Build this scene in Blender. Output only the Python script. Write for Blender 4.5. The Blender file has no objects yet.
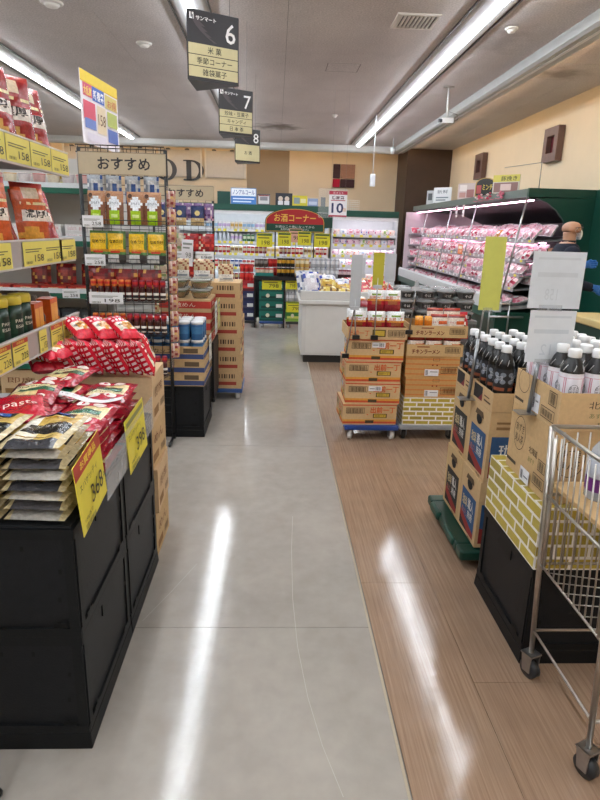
import bpy, math, random
from mathutils import Vector, Matrix
SC = bpy.context.scene
COL = SC.collection
PI = math.pi
rnd = random.Random(7)

# ------------------------------------------------------------------ camera (from the aisle's vanishing points), world, exposure
F = 600.0
Yc = Vector(((276-300)/F, (400-228)/F, -1)).normalized()      # aisle direction in camera space
Zc = Vector((60/F, 2093/F, 1.0)); Zc = (Zc - Zc.dot(Yc)*Yc).normalized()
Xc = Yc.cross(Zc)
cam = bpy.data.cameras.new('camera'); cam_ob = bpy.data.objects.new('camera', cam); COL.objects.link(cam_ob)
cam.sensor_fit = 'VERTICAL'; cam.sensor_height = 24.0; cam.lens = F/800*24.0; cam.clip_start = 0.05; cam.clip_end = 60
cam_ob.matrix_world = Matrix.Translation((0, 0, 1.5)) @ Matrix((Xc, Yc, Zc)).to_4x4()
SC.camera = cam_ob
w = bpy.data.worlds.new('world'); SC.world = w; w.use_nodes = True
w.node_tree.nodes['Background'].inputs[0].default_value = (.8, .85, .9, 1); w.node_tree.nodes['Background'].inputs[1].default_value = .3
SC.view_settings.view_transform = 'Standard'; SC.view_settings.look = 'None'
SC.view_settings.gamma = 1.0; SC.view_settings.use_curve_mapping = False
SC.view_settings.exposure = 0.0
LED = 60.0            # radiance of the ceiling light lines
COVE = 40.0            # warm cove strips
CASE = 15.0            # strips inside the chilled cases

# ------------------------------------------------------------------ helpers
_cc = {}
def rgb(h):
    if not isinstance(h, str): return (h[0], h[1], h[2], 1.0)
    if h not in _cc:
        s = h.lstrip('#'); v = []
        for i in (0, 2, 4):
            c = int(s[i:i+2], 16)/255
            v.append(c/12.92 if c <= .04045 else ((c+.055)/1.055)**2.4)
        _cc[h] = (v[0], v[1], v[2], 1.0)
    return _cc[h]

def mat(name, rough=.5, metal=0.0, noise=None, bump=None, trans=0.0, alpha=1.0, emit=0.0, coat=0.0, spec=.5, sss=0.0):
    """a procedural material whose colour is the face attribute Col, with optional grain and relief"""
    m = bpy.data.materials.new(name); m.use_nodes = True
    nt = m.node_tree; N = nt.nodes; L = nt.links; b = N['Principled BSDF']
    a = N.new('ShaderNodeAttribute'); a.attribute_name = 'Col'; col = a.outputs['Color']
    tc = N.new('ShaderNodeTexCoord')
    if noise:
        n = N.new('ShaderNodeTexNoise'); n.inputs['Scale'].default_value = noise[0]; n.inputs['Detail'].default_value = 4
        L.new(tc.outputs['Object'], n.inputs['Vector'])
        r = N.new('ShaderNodeMapRange'); r.inputs[3].default_value = 1-noise[1]; r.inputs[4].default_value = 1+noise[1]
        r.inputs[1].default_value = .3; r.inputs[2].default_value = .7
        L.new(n.outputs[0], r.inputs[0])
        x = N.new('ShaderNodeVectorMath'); x.operation = 'SCALE'
        L.new(col, x.inputs[0]); L.new(r.outputs[0], x.inputs['Scale']); col = x.outputs[0]
    L.new(col, b.inputs['Base Color'])
    if bump:
        n2 = N.new('ShaderNodeTexNoise'); n2.inputs['Scale'].default_value = bump[0]; n2.inputs['Detail'].default_value = 3
        L.new(tc.outputs['Object'], n2.inputs['Vector'])
        bp = N.new('ShaderNodeBump'); bp.inputs['Strength'].default_value = bump[1]; bp.inputs['Distance'].default_value = .01
        L.new(n2.outputs[0], bp.inputs['Height']); L.new(bp.outputs[0], b.inputs['Normal'])
    b.inputs['Roughness'].default_value = rough; b.inputs['Metallic'].default_value = metal
    b.inputs['Specular IOR Level'].default_value = spec; b.inputs['Coat Weight'].default_value = coat
    b.inputs['Transmission Weight'].default_value = trans; b.inputs['Alpha'].default_value = alpha
    if sss: b.inputs['Subsurface Weight'].default_value = sss; b.inputs['Subsurface Radius'].default_value = (.02, .008, .005)
    if emit:
        L.new(a.outputs['Color'], b.inputs['Emission Color']); b.inputs['Emission Strength'].default_value = emit
    return m

M = dict(
    card=mat('cardboard', .8, noise=(60, .06)),
    paper=mat('printed_paper', .5, noise=(30, .03)),
    film=mat('crinkled_film', .2, noise=(95, .2), bump=(40, .7)),
    pack=mat('glossy_print', .28, noise=(70, .08)),
    plastic=mat('plastic', .38, noise=(20, .03)),
    blackp=mat('black_crate_plastic', .5, noise=(35, .12), bump=(220, .12), spec=.25),
    blackm=mat('black_coated_wire', .4),
    chrome=mat('chrome_wire', .28, metal=.9, noise=(40, .08)),
    steel=mat('painted_steel', .4, noise=(8, .03)),
    wall=mat('painted_wall', .75, noise=(3, .02), bump=(120, .08)),
    wood=mat('brown_wood_veneer', .5, noise=(6, .06)),
    cloth=mat('cloth', .9, noise=(30, .12), bump=(60, .3)),
    skin=mat('skin', .5, noise=(25, .05), sss=.1),
    bottle=mat('clear_bottle_plastic', .1, alpha=.5),
    lid=mat('clear_lid_plastic', .12, alpha=.45),
    acryl=mat('clear_acrylic', .08, alpha=.3),
    glass=mat('case_glass', .05, alpha=.12),
    meat=mat('meat_under_film', .2, noise=(50, .22), bump=(50, .6)),
    led=mat('led_diffuser', .5, emit=LED),
    cove=mat('cove_strip', .5, emit=COVE),
    caseled=mat('case_strip', .5, emit=CASE),
)

_tx = {}
def tmesh(s, bold=0.0):
    k = (s, bold)
    if k not in _tx:
        cu = bpy.data.curves.new('t', 'FONT'); cu.body = s; cu.size = 1; cu.align_x = 'CENTER'; cu.align_y = 'CENTER'
        cu.resolution_u = 2; cu.offset = bold
        o = bpy.data.objects.new('t', cu); COL.objects.link(o)
        me = bpy.data.meshes.new_from_object(o.evaluated_get(bpy.context.evaluated_depsgraph_get()))
        vs = [(v.co.x, v.co.y) for v in me.vertices]; fs = [tuple(p.vertices) for p in me.polygons]
        bpy.data.objects.remove(o); bpy.data.curves.remove(cu); bpy.data.meshes.remove(me)
        if vs:
            x0 = min(v[0] for v in vs); x1 = max(v[0] for v in vs); y0 = min(v[1] for v in vs); y1 = max(v[1] for v in vs)
            vs = [(v[0]-(x0+x1)/2, v[1]-(y0+y1)/2) for v in vs]; w_ = x1-x0; h_ = y1-y0
        else: w_ = h_ = 1
        _tx[k] = (vs, fs, w_, h_)
    return _tx[k]

class MB:
    """collects coloured faces, then links them as ONE mesh object"""
    def __init__(s): s.V = []; s.F = []; s.C = []; s.S = []; s.I = []
    def add(s, vs, fs, col, smooth=False, mi=0):
        b = len(s.V); s.V += [tuple(v) for v in vs]
        for i, f in enumerate(fs):
            s.F.append(tuple(b+j for j in f)); s.C.append(rgb(col[i] if isinstance(col, list) else col)); s.S.append(smooth); s.I.append(mi)
        return s
    def quad(s, a, b, c, d, col, mi=0): return s.add((a, b, c, d), ((0, 1, 2, 3),), col, mi=mi)
    def box(s, x0, x1, y0, y1, z0, z1, col, mi=0, tz=0.0, ty=0.0):
        """axis box; tz/ty shrink the bottom in x / y (tapered crates and trays)"""
        vs = [(x0+tz, y0+ty, z0), (x1-tz, y0+ty, z0), (x1-tz, y1-ty, z0), (x0+tz, y1-ty, z0), (x0, y0, z1), (x1, y0, z1), (x1, y1, z1), (x0, y1, z1)]
        return s.add(vs, ((0, 3, 2, 1), (4, 5, 6, 7), (0, 1, 5, 4), (1, 2, 6, 5), (2, 3, 7, 6), (3, 0, 4, 7)), col, mi=mi)
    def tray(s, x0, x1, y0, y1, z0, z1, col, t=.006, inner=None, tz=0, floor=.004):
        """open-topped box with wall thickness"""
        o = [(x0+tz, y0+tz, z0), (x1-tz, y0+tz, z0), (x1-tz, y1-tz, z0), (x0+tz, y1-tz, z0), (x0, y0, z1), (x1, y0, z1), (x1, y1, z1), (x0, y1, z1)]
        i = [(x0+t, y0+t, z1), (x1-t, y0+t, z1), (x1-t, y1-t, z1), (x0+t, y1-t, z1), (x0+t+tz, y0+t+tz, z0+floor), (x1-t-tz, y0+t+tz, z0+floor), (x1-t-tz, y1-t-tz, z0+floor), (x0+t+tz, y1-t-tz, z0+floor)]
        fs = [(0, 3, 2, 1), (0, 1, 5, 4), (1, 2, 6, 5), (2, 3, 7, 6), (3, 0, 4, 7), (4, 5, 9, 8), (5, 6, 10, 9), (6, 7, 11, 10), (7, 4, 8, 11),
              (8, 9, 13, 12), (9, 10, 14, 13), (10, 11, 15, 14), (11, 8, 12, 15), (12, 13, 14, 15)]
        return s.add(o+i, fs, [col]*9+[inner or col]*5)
    def grid(s, fn, nu, nv, col, smooth=True, mi=0):
        vs = [fn(i/nu, j/nv) for j in range(nv+1) for i in range(nu+1)]
        fs = []; cs = []
        for j in range(nv):
            for i in range(nu):
                a = j*(nu+1)+i; fs.append((a, a+1, a+nu+2, a+nu+1))
                cs.append(col((i+.5)/nu, (j+.5)/nv) if callable(col) else col)
        return s.add(vs, fs, cs, smooth, mi)
    def lathe(s, prof, n=12, c=(0, 0, 0), cols='#ffffff', smooth=True, mi=0, caps=True):
        """profile [(r, z)] about z; cols one colour or one per segment"""
        b = []
        for r, z in prof:
            for k in range(n):
                t = 2*PI*k/n; b.append((c[0]+r*math.cos(t), c[1]+r*math.sin(t), c[2]+z))
        fs = []; cs = []
        for j in range(len(prof)-1):
            for k in range(n):
                fs.append((j*n+k, j*n+(k+1) % n, (j+1)*n+(k+1) % n, (j+1)*n+k)); cs.append(cols[j] if isinstance(cols, list) else cols)
        s.add(b, fs, cs, smooth, mi)
        if caps:
            m = len(s.V)-len(b)
            if prof[0][0] > 1e-5: s.F.append(tuple(m+n-1-k for k in range(n))); s.C.append(rgb(cs[0])); s.S.append(False); s.I.append(mi)
            if prof[-1][0] > 1e-5:
                q = m+(len(prof)-1)*n; s.F.append(tuple(q+k for k in range(n))); s.C.append(rgb(cs[-1])); s.S.append(False); s.I.append(mi)
        return s
    def tube(s, pts, r, col, n=6, mi=0, closed=False):
        P = [Vector(p) for p in pts]; rs = r if isinstance(r, (list, tuple)) else [r]*len(P); m = len(P); vs = []
        for i, p in enumerate(P):
            if closed: d = (P[(i+1) % m]-P[i-1])
            else: d = (P[min(i+1, m-1)]-P[max(i-1, 0)])
            d = d.normalized(); u = d.cross(Vector((0, 0, 1)))
            if u.length < 1e-3: u = d.cross(Vector((1, 0, 0)))
            u.normalize(); v = d.cross(u)
            for k in range(n): vs.append(p+rs[i]*(math.cos(2*PI*k/n)*u+math.sin(2*PI*k/n)*v))
        fs = []
        for i in range(m if closed else m-1):
            j = (i+1) % m
            for k in range(n): fs.append((i*n+k, i*n+(k+1) % n, j*n+(k+1) % n, j*n+k))
        if not closed: fs += [tuple(range(n-1, -1, -1)), tuple((m-1)*n+k for k in range(n))]
        return s.add(vs, fs, col, True, mi)
    def prism(s, poly, z0, z1, col, ax='z', mi=0, smooth=False):
        """polygon [(a, b)] extruded along ax"""
        def P(a, b, t): return (a, b, t) if ax == 'z' else ((t, a, b) if ax == 'x' else (a, t, b))
        n = len(poly); vs = [P(a, b, z0) for a, b in poly]+[P(a, b, z1) for a, b in poly]
        fs = [tuple(range(n-1, -1, -1)), tuple(range(n, 2*n))]+[(i, (i+1) % n, n+(i+1) % n, n+i) for i in range(n)]
        return s.add(vs, fs, col, smooth, mi)
    def xf(s, m):
        s.V = [tuple(m @ Vector(v)) for v in s.V]; return s
    def mesh(s, name, mats):
        me = bpy.data.meshes.new(name); me.from_pydata(s.V, [], s.F)
        at = me.attributes.new('Col', 'FLOAT_COLOR', 'FACE')
        at.data.foreach_set('color', [x for c in s.C for x in c])
        me.polygons.foreach_set('use_smooth', s.S)
        for m in (mats if isinstance(mats, (list, tuple)) else [mats]): me.materials.append(M[m] if isinstance(m, str) else m)
        if any(s.I): me.polygons.foreach_set('material_index', s.I)
        me.update(); return me
    def build(s, name, mats, parent=None, **k): return ob(name, s.mesh(name, mats), parent, **k)

class Pan:
    """a flat (or bulged) printing surface: origin o, axes u, v (unit), normal n; marks sit just above it"""
    def __init__(s, mb, o, u, v, n, w=1, h=1, depth=None, mi=0):
        s.mb = mb; s.o = Vector(o); s.u = Vector(u); s.v = Vector(v); s.n = Vector(n); s.w = w; s.h = h; s.d = depth; s.mi = mi; s.k = 0
    def p(s, x, y, l): return s.o+s.u*x+s.v*y+s.n*(l+(s.d(x, y) if s.d else 0))
    def lift(s): s.k += 1; return .0006+.00025*s.k
    def rect(s, x0, y0, x1, y1, col, nx=1, ny=1, skew=0):
        l = s.lift()
        if s.d and nx == 1: nx = ny = 4
        s.mb.grid(lambda a, b: s.p(x0+(x1-x0)*a+skew*b, y0+(y1-y0)*b, l), nx, ny, col, smooth=bool(s.d), mi=s.mi); return s
    def r(s, x0, y0, x1, y1, col, skew=0): return s.rect(x0*s.w, y0*s.h, x1*s.w, y1*s.h, col, skew=skew*s.w)   # in fractions
    def text(s, t, x, y, size, col, width=None, bold=0.0, rot=0):
        vs, fs, tw, th = tmesh(t, bold)
        if not vs: return s
        l = s.lift(); sy = size; sx = (width/tw) if width else sy
        c, q = math.cos(rot), math.sin(rot)
        s.mb.add([s.p(x+a*sx*c-b*sy*q, y+a*sx*q+b*sy*c, l) for a, b in vs], fs, col, mi=s.mi); return s
    def t(s, t, x, y, h, col, w=None, bold=0.0):       # fractions; h = glyph height fraction of panel height, w = width fraction
        vs, fs, tw, th = tmesh(t, bold); return s.text(t, x*s.w, y*s.h, h*s.h/max(th, .6), col, w*s.w if w else None, bold)
    def poly(s, pts, col):
        l = s.lift(); s.mb.add([s.p(x*s.w, y*s.h, l) for x, y in pts], [tuple(range(len(pts)))], col, mi=s.mi); return s
    def disc(s, x, y, r, col, n=14, ry=None):
        return s.poly([(x+r/s.w*math.cos(2*PI*k/n), y+(ry or r)/s.h*math.sin(2*PI*k/n)) for k in range(n)], col)
    def ring(s, x, y, r, t, col, n=20, ry=None):
        l = s.lift(); ry = ry or r; vs = []; fs = []
        for k in range(n):
            c, q = math.cos(2*PI*k/n), math.sin(2*PI*k/n)
            vs += [s.p(x*s.w+r*c, y*s.h+ry*q, l), s.p(x*s.w+(r-t)*c, y*s.h+(ry-t)*q, l)]
        for k in range(n): j = (k+1) % n; fs.append((2*k, 2*j, 2*j+1, 2*k+1))
        s.mb.add(vs, fs, col, mi=s.mi); return s
    def lines(s, x0, x1, ys, h, col):
        for i, y in enumerate(ys): s.r(x0, y-h/2, x1-(x1-x0)*(.0 if i % 2 == 0 else .2), y+h/2, col)
        return s
    def bars(s, x0, y0, x1, y1, n, col):
        for k in range(n):
            a = x0+(x1-x0)*k/n; s.r(a, y0, a+(x1-x0)/n*(.35+.3*((k*7) % 3)/2), y1, col)
        return s
    def frame(s, x0, y0, x1, y1, t, col):
        tx = t/s.w; ty = t/s.h
        s.r(x0, y0, x1, y0+ty, col); s.k -= 1; s.r(x0, y1-ty, x1, y1, col); s.k -= 1; s.r(x0, y0+ty, x0+tx, y1-ty, col); s.k -= 1; s.r(x1-tx, y0+ty, x1, y1-ty, col); return s

def face(mb, f, x0, x1, y0, y1, z0, z1, mi=0):
    if f == '-y': return Pan(mb, (x0, y0, z0), (1, 0, 0), (0, 0, 1), (0, -1, 0), x1-x0, z1-z0, mi=mi)
    if f == '-x': return Pan(mb, (x0, y1, z0), (0, -1, 0), (0, 0, 1), (-1, 0, 0), y1-y0, z1-z0, mi=mi)
    if f == '+x': return Pan(mb, (x1, y0, z0), (0, 1, 0), (0, 0, 1), (1, 0, 0), y1-y0, z1-z0, mi=mi)
    if f == '+z': return Pan(mb, (x0, y0, z1), (1, 0, 0), (0, 1, 0), (0, 0, 1), x1-x0, y1-y0, mi=mi)

def ob(name, me, parent=None, loc=None, rot=None, scale=None):
    o = bpy.data.objects.new(name, me); COL.objects.link(o)
    if parent: o.parent = parent
    if loc: o.location = loc
    if rot: o.rotation_euler = rot
    if scale: o.scale = scale
    return o
def tag(o, label, cat, group=None, kind=None):
    if label: o['label'] = label
    if cat: o['category'] = cat
    if group: o['group'] = group
    if kind: o['kind'] = kind
    return o
def thing(name, label, cat, loc=(0, 0, 0), rotz=0, group=None):
    o = bpy.data.objects.new(name, None); COL.objects.link(o); o.empty_display_size = .05
    o.location = loc; o.rotation_euler = (0, 0, rotz); return tag(o, label, cat, group)
def struct(o): o['kind'] = 'structure'; return o
def place(parts, name, label, cat, loc, rot=(0, 0, 0), group=None, scale=None):
    """one thing from shared part meshes: a single mesh, or an Empty with parts"""
    if not isinstance(parts, list): o = ob(name, parts)
    else:
        o = bpy.data.objects.new(name, None); COL.objects.link(o); o.empty_display_size = .03
        for pn, me in parts: ob(pn, me, o)
    o.location = loc; o.rotation_euler = rot
    if scale: o.scale = scale
    return tag(o, label, cat, group)
_o1 = 'zeroth first second third fourth fifth sixth seventh eighth ninth tenth eleventh twelfth thirteenth fourteenth fifteenth sixteenth seventeenth eighteenth nineteenth'.split()
_o2 = {2: 'twent', 3: 'thirt', 4: 'fort', 5: 'fift', 6: 'sixt'}
def nth(i):
    i += 1
    if i < 20: return _o1[i]
    a, b = divmod(i, 10); return _o2[a]+('ieth' if b == 0 else 'y-'+_o1[b])
def cnt(n): return ['zero', 'one', 'two', 'three', 'four', 'five', 'six', 'seven', 'eight', 'nine', 'ten'][n]

def bevel(o, wdt=.003, seg=2):
    m = o.modifiers.new('bevel', 'BEVEL'); m.width = wdt; m.segments = seg; m.limit_method = 'ANGLE'; m.angle_limit = .9; return o

def pillow(w, h, t, front, back=None, nu=8, nv=8, wr=.006, seed=0, gus=.0, prints=None, lean=0):
    """a filled film bag standing on z=0, facing -y, centred on x; front(u,v) gives the print colour"""
    r = random.Random(seed); ph = [r.uniform(0, 6) for _ in range(6)]
    def dep(u, v):
        e = max(0.0, (1-abs(2*u-1)**2.6))*max(0.0, 1-abs(2*v-1)**4)
        wv = wr*(math.sin(9*u+ph[0]+5*v)+.7*math.sin(15*v+ph[1]-6*u)+.5*math.sin(23*u+ph[2]))*min(1, 6*min(u, 1-u, v, 1-v))
        return t/2*e**.6+wv*.5
    def side(u): return 1-.03*abs(math.sin(3*PI*u+ph[3]))
    mb = MB(); back = back or front
    f = lambda u, v: ((u-.5)*w*side(v), -dep(u, v), v*h)
    bk = lambda u, v: ((.5-u)*w*side(v), dep(1-u, v), v*h)
    mb.grid(f, nu, nv, front); mb.grid(bk, nu, nv, back)
    if prints: prints(Pan(mb, (-w/2, 0, 0), (1, 0, 0), (0, 0, 1), (0, -1, 0), w, h, depth=lambda x, y: dep(min(1, max(0, x/w)), min(1, max(0, y/h)))))
    return mb

# ------------------------------------------------------------------ the room
X0, X1, Y0, Y1, H = -9.0, 4.17, -5.0, 16.4, 3.4
def node_mat(name, c1, c2, scale3, rough, contrast=(.35, .65), bump=None, detail=6, rvar=0, fine=None):
    m = bpy.data.materials.new(name); m.use_nodes = True; nt = m.node_tree; N = nt.nodes; L = nt.links; b = N['Principled BSDF']
    g = N.new('ShaderNodeNewGeometry'); mp = N.new('ShaderNodeMapping'); mp.inputs['Scale'].default_value = scale3
    L.new(g.outputs['Position'], mp.inputs[0])
    n = N.new('ShaderNodeTexNoise'); n.inputs['Scale'].default_value = 1; n.inputs['Detail'].default_value = detail; n.inputs['Roughness'].default_value = .65
    L.new(mp.outputs[0], n.inputs['Vector'])
    r = N.new('ShaderNodeValToRGB'); r.color_ramp.elements[0].position = contrast[0]; r.color_ramp.elements[1].position = contrast[1]
    r.color_ramp.elements[0].color = rgb(c1); r.color_ramp.elements[1].color = rgb(c2)
    L.new(n.outputs[0], r.inputs[0]); col = r.outputs[0]
    if fine:      # (scale, amount): fine speckle
        n3 = N.new('ShaderNodeTexNoise'); n3.inputs['Scale'].default_value = fine[0]; n3.inputs['Detail'].default_value = 2; L.new(g.outputs['Position'], n3.inputs['Vector'])
        mr = N.new('ShaderNodeMapRange'); mr.inputs[1].default_value = .3; mr.inputs[2].default_value = .7; mr.inputs[3].default_value = 1-fine[1]; mr.inputs[4].default_value = 1+fine[1]*.5
        L.new(n3.outputs[0], mr.inputs[0]); v = N.new('ShaderNodeVectorMath'); v.operation = 'SCALE'; L.new(col, v.inputs[0]); L.new(mr.outputs[0], v.inputs['Scale']); col = v.outputs[0]
    L.new(col, b.inputs['Base Color']); b.inputs['Roughness'].default_value = rough
    if rvar:
        n2 = N.new('ShaderNodeTexNoise'); n2.inputs['Scale'].default_value = 26; n2.inputs['Detail'].default_value = 8; L.new(g.outputs['Position'], n2.inputs['Vector'])
        m2 = N.new('ShaderNodeMapRange'); m2.inputs[1].default_value = .3; m2.inputs[2].default_value = .7; m2.inputs[3].default_value = rough-rvar; m2.inputs[4].default_value = rough+rvar
        L.new(n2.outputs[0], m2.inputs[0]); L.new(m2.outputs[0], b.inputs['Roughness'])
    if bump:
        last = None
        for sc, st in bump:
            nb = N.new('ShaderNodeTexNoise'); nb.inputs['Scale'].default_value = sc; nb.inputs['Detail'].default_value = 3; L.new(g.outputs['Position'], nb.inputs['Vector'])
            bp = N.new('ShaderNodeBump'); bp.inputs['Strength'].default_value = st; bp.inputs['Distance'].default_value = .01
            L.new(nb.outputs[0], bp.inputs['Height'])
            if last: L.new(last.outputs[0], bp.inputs['Normal'])
            last = bp
        L.new(last.outputs[0], b.inputs['Normal'])
    return m, b, r
M['tile'], _b, _ = node_mat('vinyl_floor', '#99928a', '#aba49b', (1.3, 1.0, 1), .105, rvar=.055, bump=((22, .016), (110, .025)), fine=(14, .06))
_b.inputs['Specular IOR Level'].default_value = .34
M['plank'], _b, _ = node_mat('vinyl_wood', '#866c58', '#a58b74', (115, 2.2, 1), .11, contrast=(.3, .72), rvar=.055, bump=((22, .016), (110, .025)), fine=(6, .08))
_b.inputs['Specular IOR Level'].default_value = .34
M['ceil'], _b, _rr = node_mat('ceiling_board', '#cbc3c1', '#dcd5d2', (.7, .5, 1), .85, fine=(60, .22))
def ceiling_stains(m):
    nt = m.node_tree; N = nt.nodes; L = nt.links; b = N['Principled BSDF']; src = b.inputs['Base Color'].links[0].from_socket
    g = N.new('ShaderNodeNewGeometry')
    for (cx, cy, rx, ry, st) in ((0.05, 12.75, .55, .5, .75), (3.4, 8.0, .5, .32, .5), (2.2, 6.9, .35, .55, .3)):
        mp = N.new('ShaderNodeMapping'); mp.inputs['Location'].default_value = (-cx/rx, -cy/ry, 0); mp.inputs['Scale'].default_value = (1/rx, 1/ry, 0)
        L.new(g.outputs['Position'], mp.inputs[0]); ln = N.new('ShaderNodeVectorMath'); ln.operation = 'LENGTH'; L.new(mp.outputs[0], ln.inputs[0])
        n = N.new('ShaderNodeTexNoise'); n.inputs['Scale'].default_value = 4; n.inputs['Detail'].default_value = 6; L.new(g.outputs['Position'], n.inputs['Vector'])
        a = N.new('ShaderNodeMath'); a.operation = 'MULTIPLY_ADD'; a.inputs[1].default_value = 2.2; L.new(n.outputs[0], a.inputs[0]); L.new(ln.outputs['Value'], a.inputs[2])
        r = N.new('ShaderNodeMapRange'); r.inputs[1].default_value = 1.35; r.inputs[2].default_value = 2.1; r.inputs[3].default_value = st; r.inputs[4].default_value = 0
        L.new(a.outputs[0], r.inputs[0]); mx = N.new('ShaderNodeMixRGB'); mx.inputs[2].default_value = rgb('#4d3d2c')
        L.new(r.outputs[0], mx.inputs[0]); L.new(src, mx.inputs[1]); src = mx.outputs[0]
    L.new(src, b.inputs['Base Color'])
ceiling_stains(M['ceil'])

fl = struct(MB().box(X0, X1, Y0, Y1, -.06, -.004, '#6d665e').build('floor', 'steel'))
SEAM = .39
ys = [2.01+2.03*k for k in range(-4, 8)]
ys = [Y0]+[y for y in ys if Y0 < y < Y1]+[Y1]
xs = [SEAM-1.83*k for k in range(0, 6)]+[X0]
for i in range(len(xs)-1):
    for j in range(len(ys)-1):
        MB().box(xs[i+1]+.0012, xs[i]-.0012, ys[j]+.0012, ys[j+1]-.0012, -.004, 0, '#b8b0a6').build('floor_tile', 'tile', fl)
pk = MB().box(0, .3085, 0, 1.8285, -.004, 0, '#a08468').mesh('floor_plank', 'plank')
x = SEAM+.012; i = 0
while x < X1-.1:
    y = Y0-(i*.61) % 1.83
    while y < Y1:
        a = max(y, Y0); e = min(y+1.8285, Y1); w_ = min(.3085, X1-x)
        o = ob('floor_plank', pk, fl, (x, a, 0)); o.scale = (w_/.3085, (e-a)/1.8285, 1)
        y += 1.83
    x += .31; i += 1
struct(MB().box(SEAM-.002, SEAM+.007, Y0, Y1, -.003, .0012, '#a89a84').build('trim_1', 'plastic'))
# long curved scuff and two scratches worn into the tiles
def scuff(pts, wd, col):
    mb = MB(); P = [Vector((p[0], p[1], .0006)) for p in pts]
    for a, b in zip(P, P[1:]):
        d = (b-a).normalized().cross(Vector((0, 0, 1)))*wd; mb.quad(a-d, a+d, b+d, b-d, col)
    o = mb.build('scuff_mark', 'paper', fl); return o
scuff([(.115, 2.95), (.10, 2.6), (.095, 2.2), (.105, 1.9), (.13, 1.65), (.165, 1.45), (.21, 1.28)], .0011, '#aea89e')
scuff([(-.50, 2.05), (-.42, 2.25), (-.34, 2.47)], .0009, '#aaa49a')

cl = struct(MB().box(X0, X1, Y0, Y1, 3.406, 3.45, '#55514e').build('ceiling', 'steel'))
xs = [X0]+[.08+1.82*k for k in range(-4, 3)]+[X1]; ys = [Y0]+[.25+1.82*k for k in range(-2, 9)]+[Y1]
xs = [v for v in xs if X0 <= v <= X1]; ys = sorted(v for v in ys if Y0 <= v <= Y1)
for i in range(len(xs)-1):
    for j in range(len(ys)-1):
        MB().box(xs[i]+.002, xs[i+1]-.002, ys[j]+.002, ys[j+1]-.002, 3.4, 3.406, '#8f8a88').build('ceiling_panel', 'ceil', cl)
WALLC = '#e6d4b6'
wb = struct(MB().box(X0, X1, Y1, Y1+.1, 0, H, WALLC).build('wall_back', 'wall'))
struct(MB().box(X1, X1+.1, Y0, Y1, 0, H, WALLC).build('wall_right', 'wall'))
struct(MB().box(X0-.1, X0, Y0, Y1, 0, H, WALLC).build('wall_left', 'wall'))
struct(MB().box(X0, X1, Y0-.1, Y0, 0, H, WALLC).build('wall_front', 'wall'))
MB().box(-.765, .315, Y1-.02, Y1, 0, 3.39, '#a3927b').build('wall_panel', 'wall', wb)
struct(MB().box(3.1, X1-.001, 15.2, Y1-.001, 0, 3.399, '#4a382d').build('wall_pillar', 'wood'))
# cove beams with their warm strips
b = MB(); b.prism([(2.76, 3.4), (2.76, 3.30), (2.80, 3.28), (2.98, 3.28), (3.02, 3.30), (3.02, 3.35), (2.99, 3.35), (2.99, 3.4)], Y0+.01, 15.19, '#b8bab8', ax='y')
tr = struct(b.build('trim_2', 'steel'))
MB().box(2.86, 2.90, Y0+.02, 15.18, 3.276, 3.281, '#f4f4f2').build('raised_rib', 'steel', tr)
MB().box(3.0, 3.015, Y0+.1, 15.1, 3.352, 3.362, '#ffd9a8').build('light_strip', 'cove', tr)
b = MB(); b.prism([(15.0, 3.4), (15.0, 3.30), (15.04, 3.26), (15.22, 3.26), (15.26, 3.30), (15.26, 3.35), (15.22, 3.35), (15.22, 3.4)], X0+.01, 2.75, '#dcdcd8', ax='x')
tr = struct(b.build('trim_3', 'steel'))
MB().box(X0+.1, 2.7, 15.235, 15.25, 3.352, 3.362, '#ffd9a8').build('light_strip', 'cove', tr)
struct(MB().box(X0+.01, X1-.02, Y1-.012, Y1-.001, 0, .08, '#6b5c4c').build('baseboard_back', 'steel'))

# ceiling light lines
for xl, lab in ((-3.27, 'long bright light line over the shelves nearest the left wall'), (-.80, 'long bright light line above the hanging aisle signs'), (1.85, 'long bright light line over the white freezer and box stacks')):
    t = thing('ceiling_light', lab, 'ceiling light', (xl, 0, 3.4), group='ceiling light lines')
    mb = MB(); mb.prism([(-.16, 0), (-.12, -.03), (-.045, -.045), (.045, -.045), (.12, -.03), (.16, 0)], -4.4, 14.75, '#c9c9ca', ax='y'); mb.build('housing', 'steel', t)
    for s in (-1, 1): MB().box(s*.172-.006, s*.172+.006, -4.4, 14.75, -.02, -.0005, '#4a4744').build('edge_strip', 'steel', t)
    MB().prism([(-.03, -.046), (-.025, -.064), (.025, -.064), (.03, -.046)], -4.38, 14.73, '#f2f8ff', ax='y').build('diffuser', 'led', t)

# small things on the ceiling
t = thing('ceiling_vent', 'white square louvred air vent flush in the ceiling', 'vent', (1.27, 6.32, 3.4))
mb = MB(); a = .2
for (p, q, r_, s_) in ((-a, a, -a, -a+.03), (-a, a, a-.03, a), (-a, -a+.03, -a+.03, a-.03), (a-.03, a, -a+.03, a-.03)): mb.box(p, q, r_, s_, -.018, -.0003, '#e2ddd6')
mb.build('frame', 'steel', t)
MB().box(-a+.03, a-.03, -a+.03, a-.03, -.004, -.0003, '#57524d').build('backing', 'steel', t)
for k in range(9): MB().box(-.165+.037*k, -.145+.037*k, -a+.03, a-.03, -.016, -.004, '#d9d4cd').build('slat', 'steel', t)
mb = MB()
def dome(name, lab, x, y, r, cat='smoke detector'):
    t = thing(name, lab, cat, (x, y, 3.4))
    MB().lathe([(r, 0), (r, -.012), (r*.9, -.018)][::-1], 20, cols='#e6e2dc').build('base', 'plastic', t)
    MB().lathe([(r*.2, -.045), (r*.55, -.04), (r*.7, -.019)], 20, cols='#efece6').build('cap', 'plastic', t)
dome('smoke_detector', 'round white smoke detector between the two left light lines', -1.47, 7.42, .085)
dome('smoke_detector', 'round white smoke detector nearest, cut by the top edge', -2.05, 6.26, .10)
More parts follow.
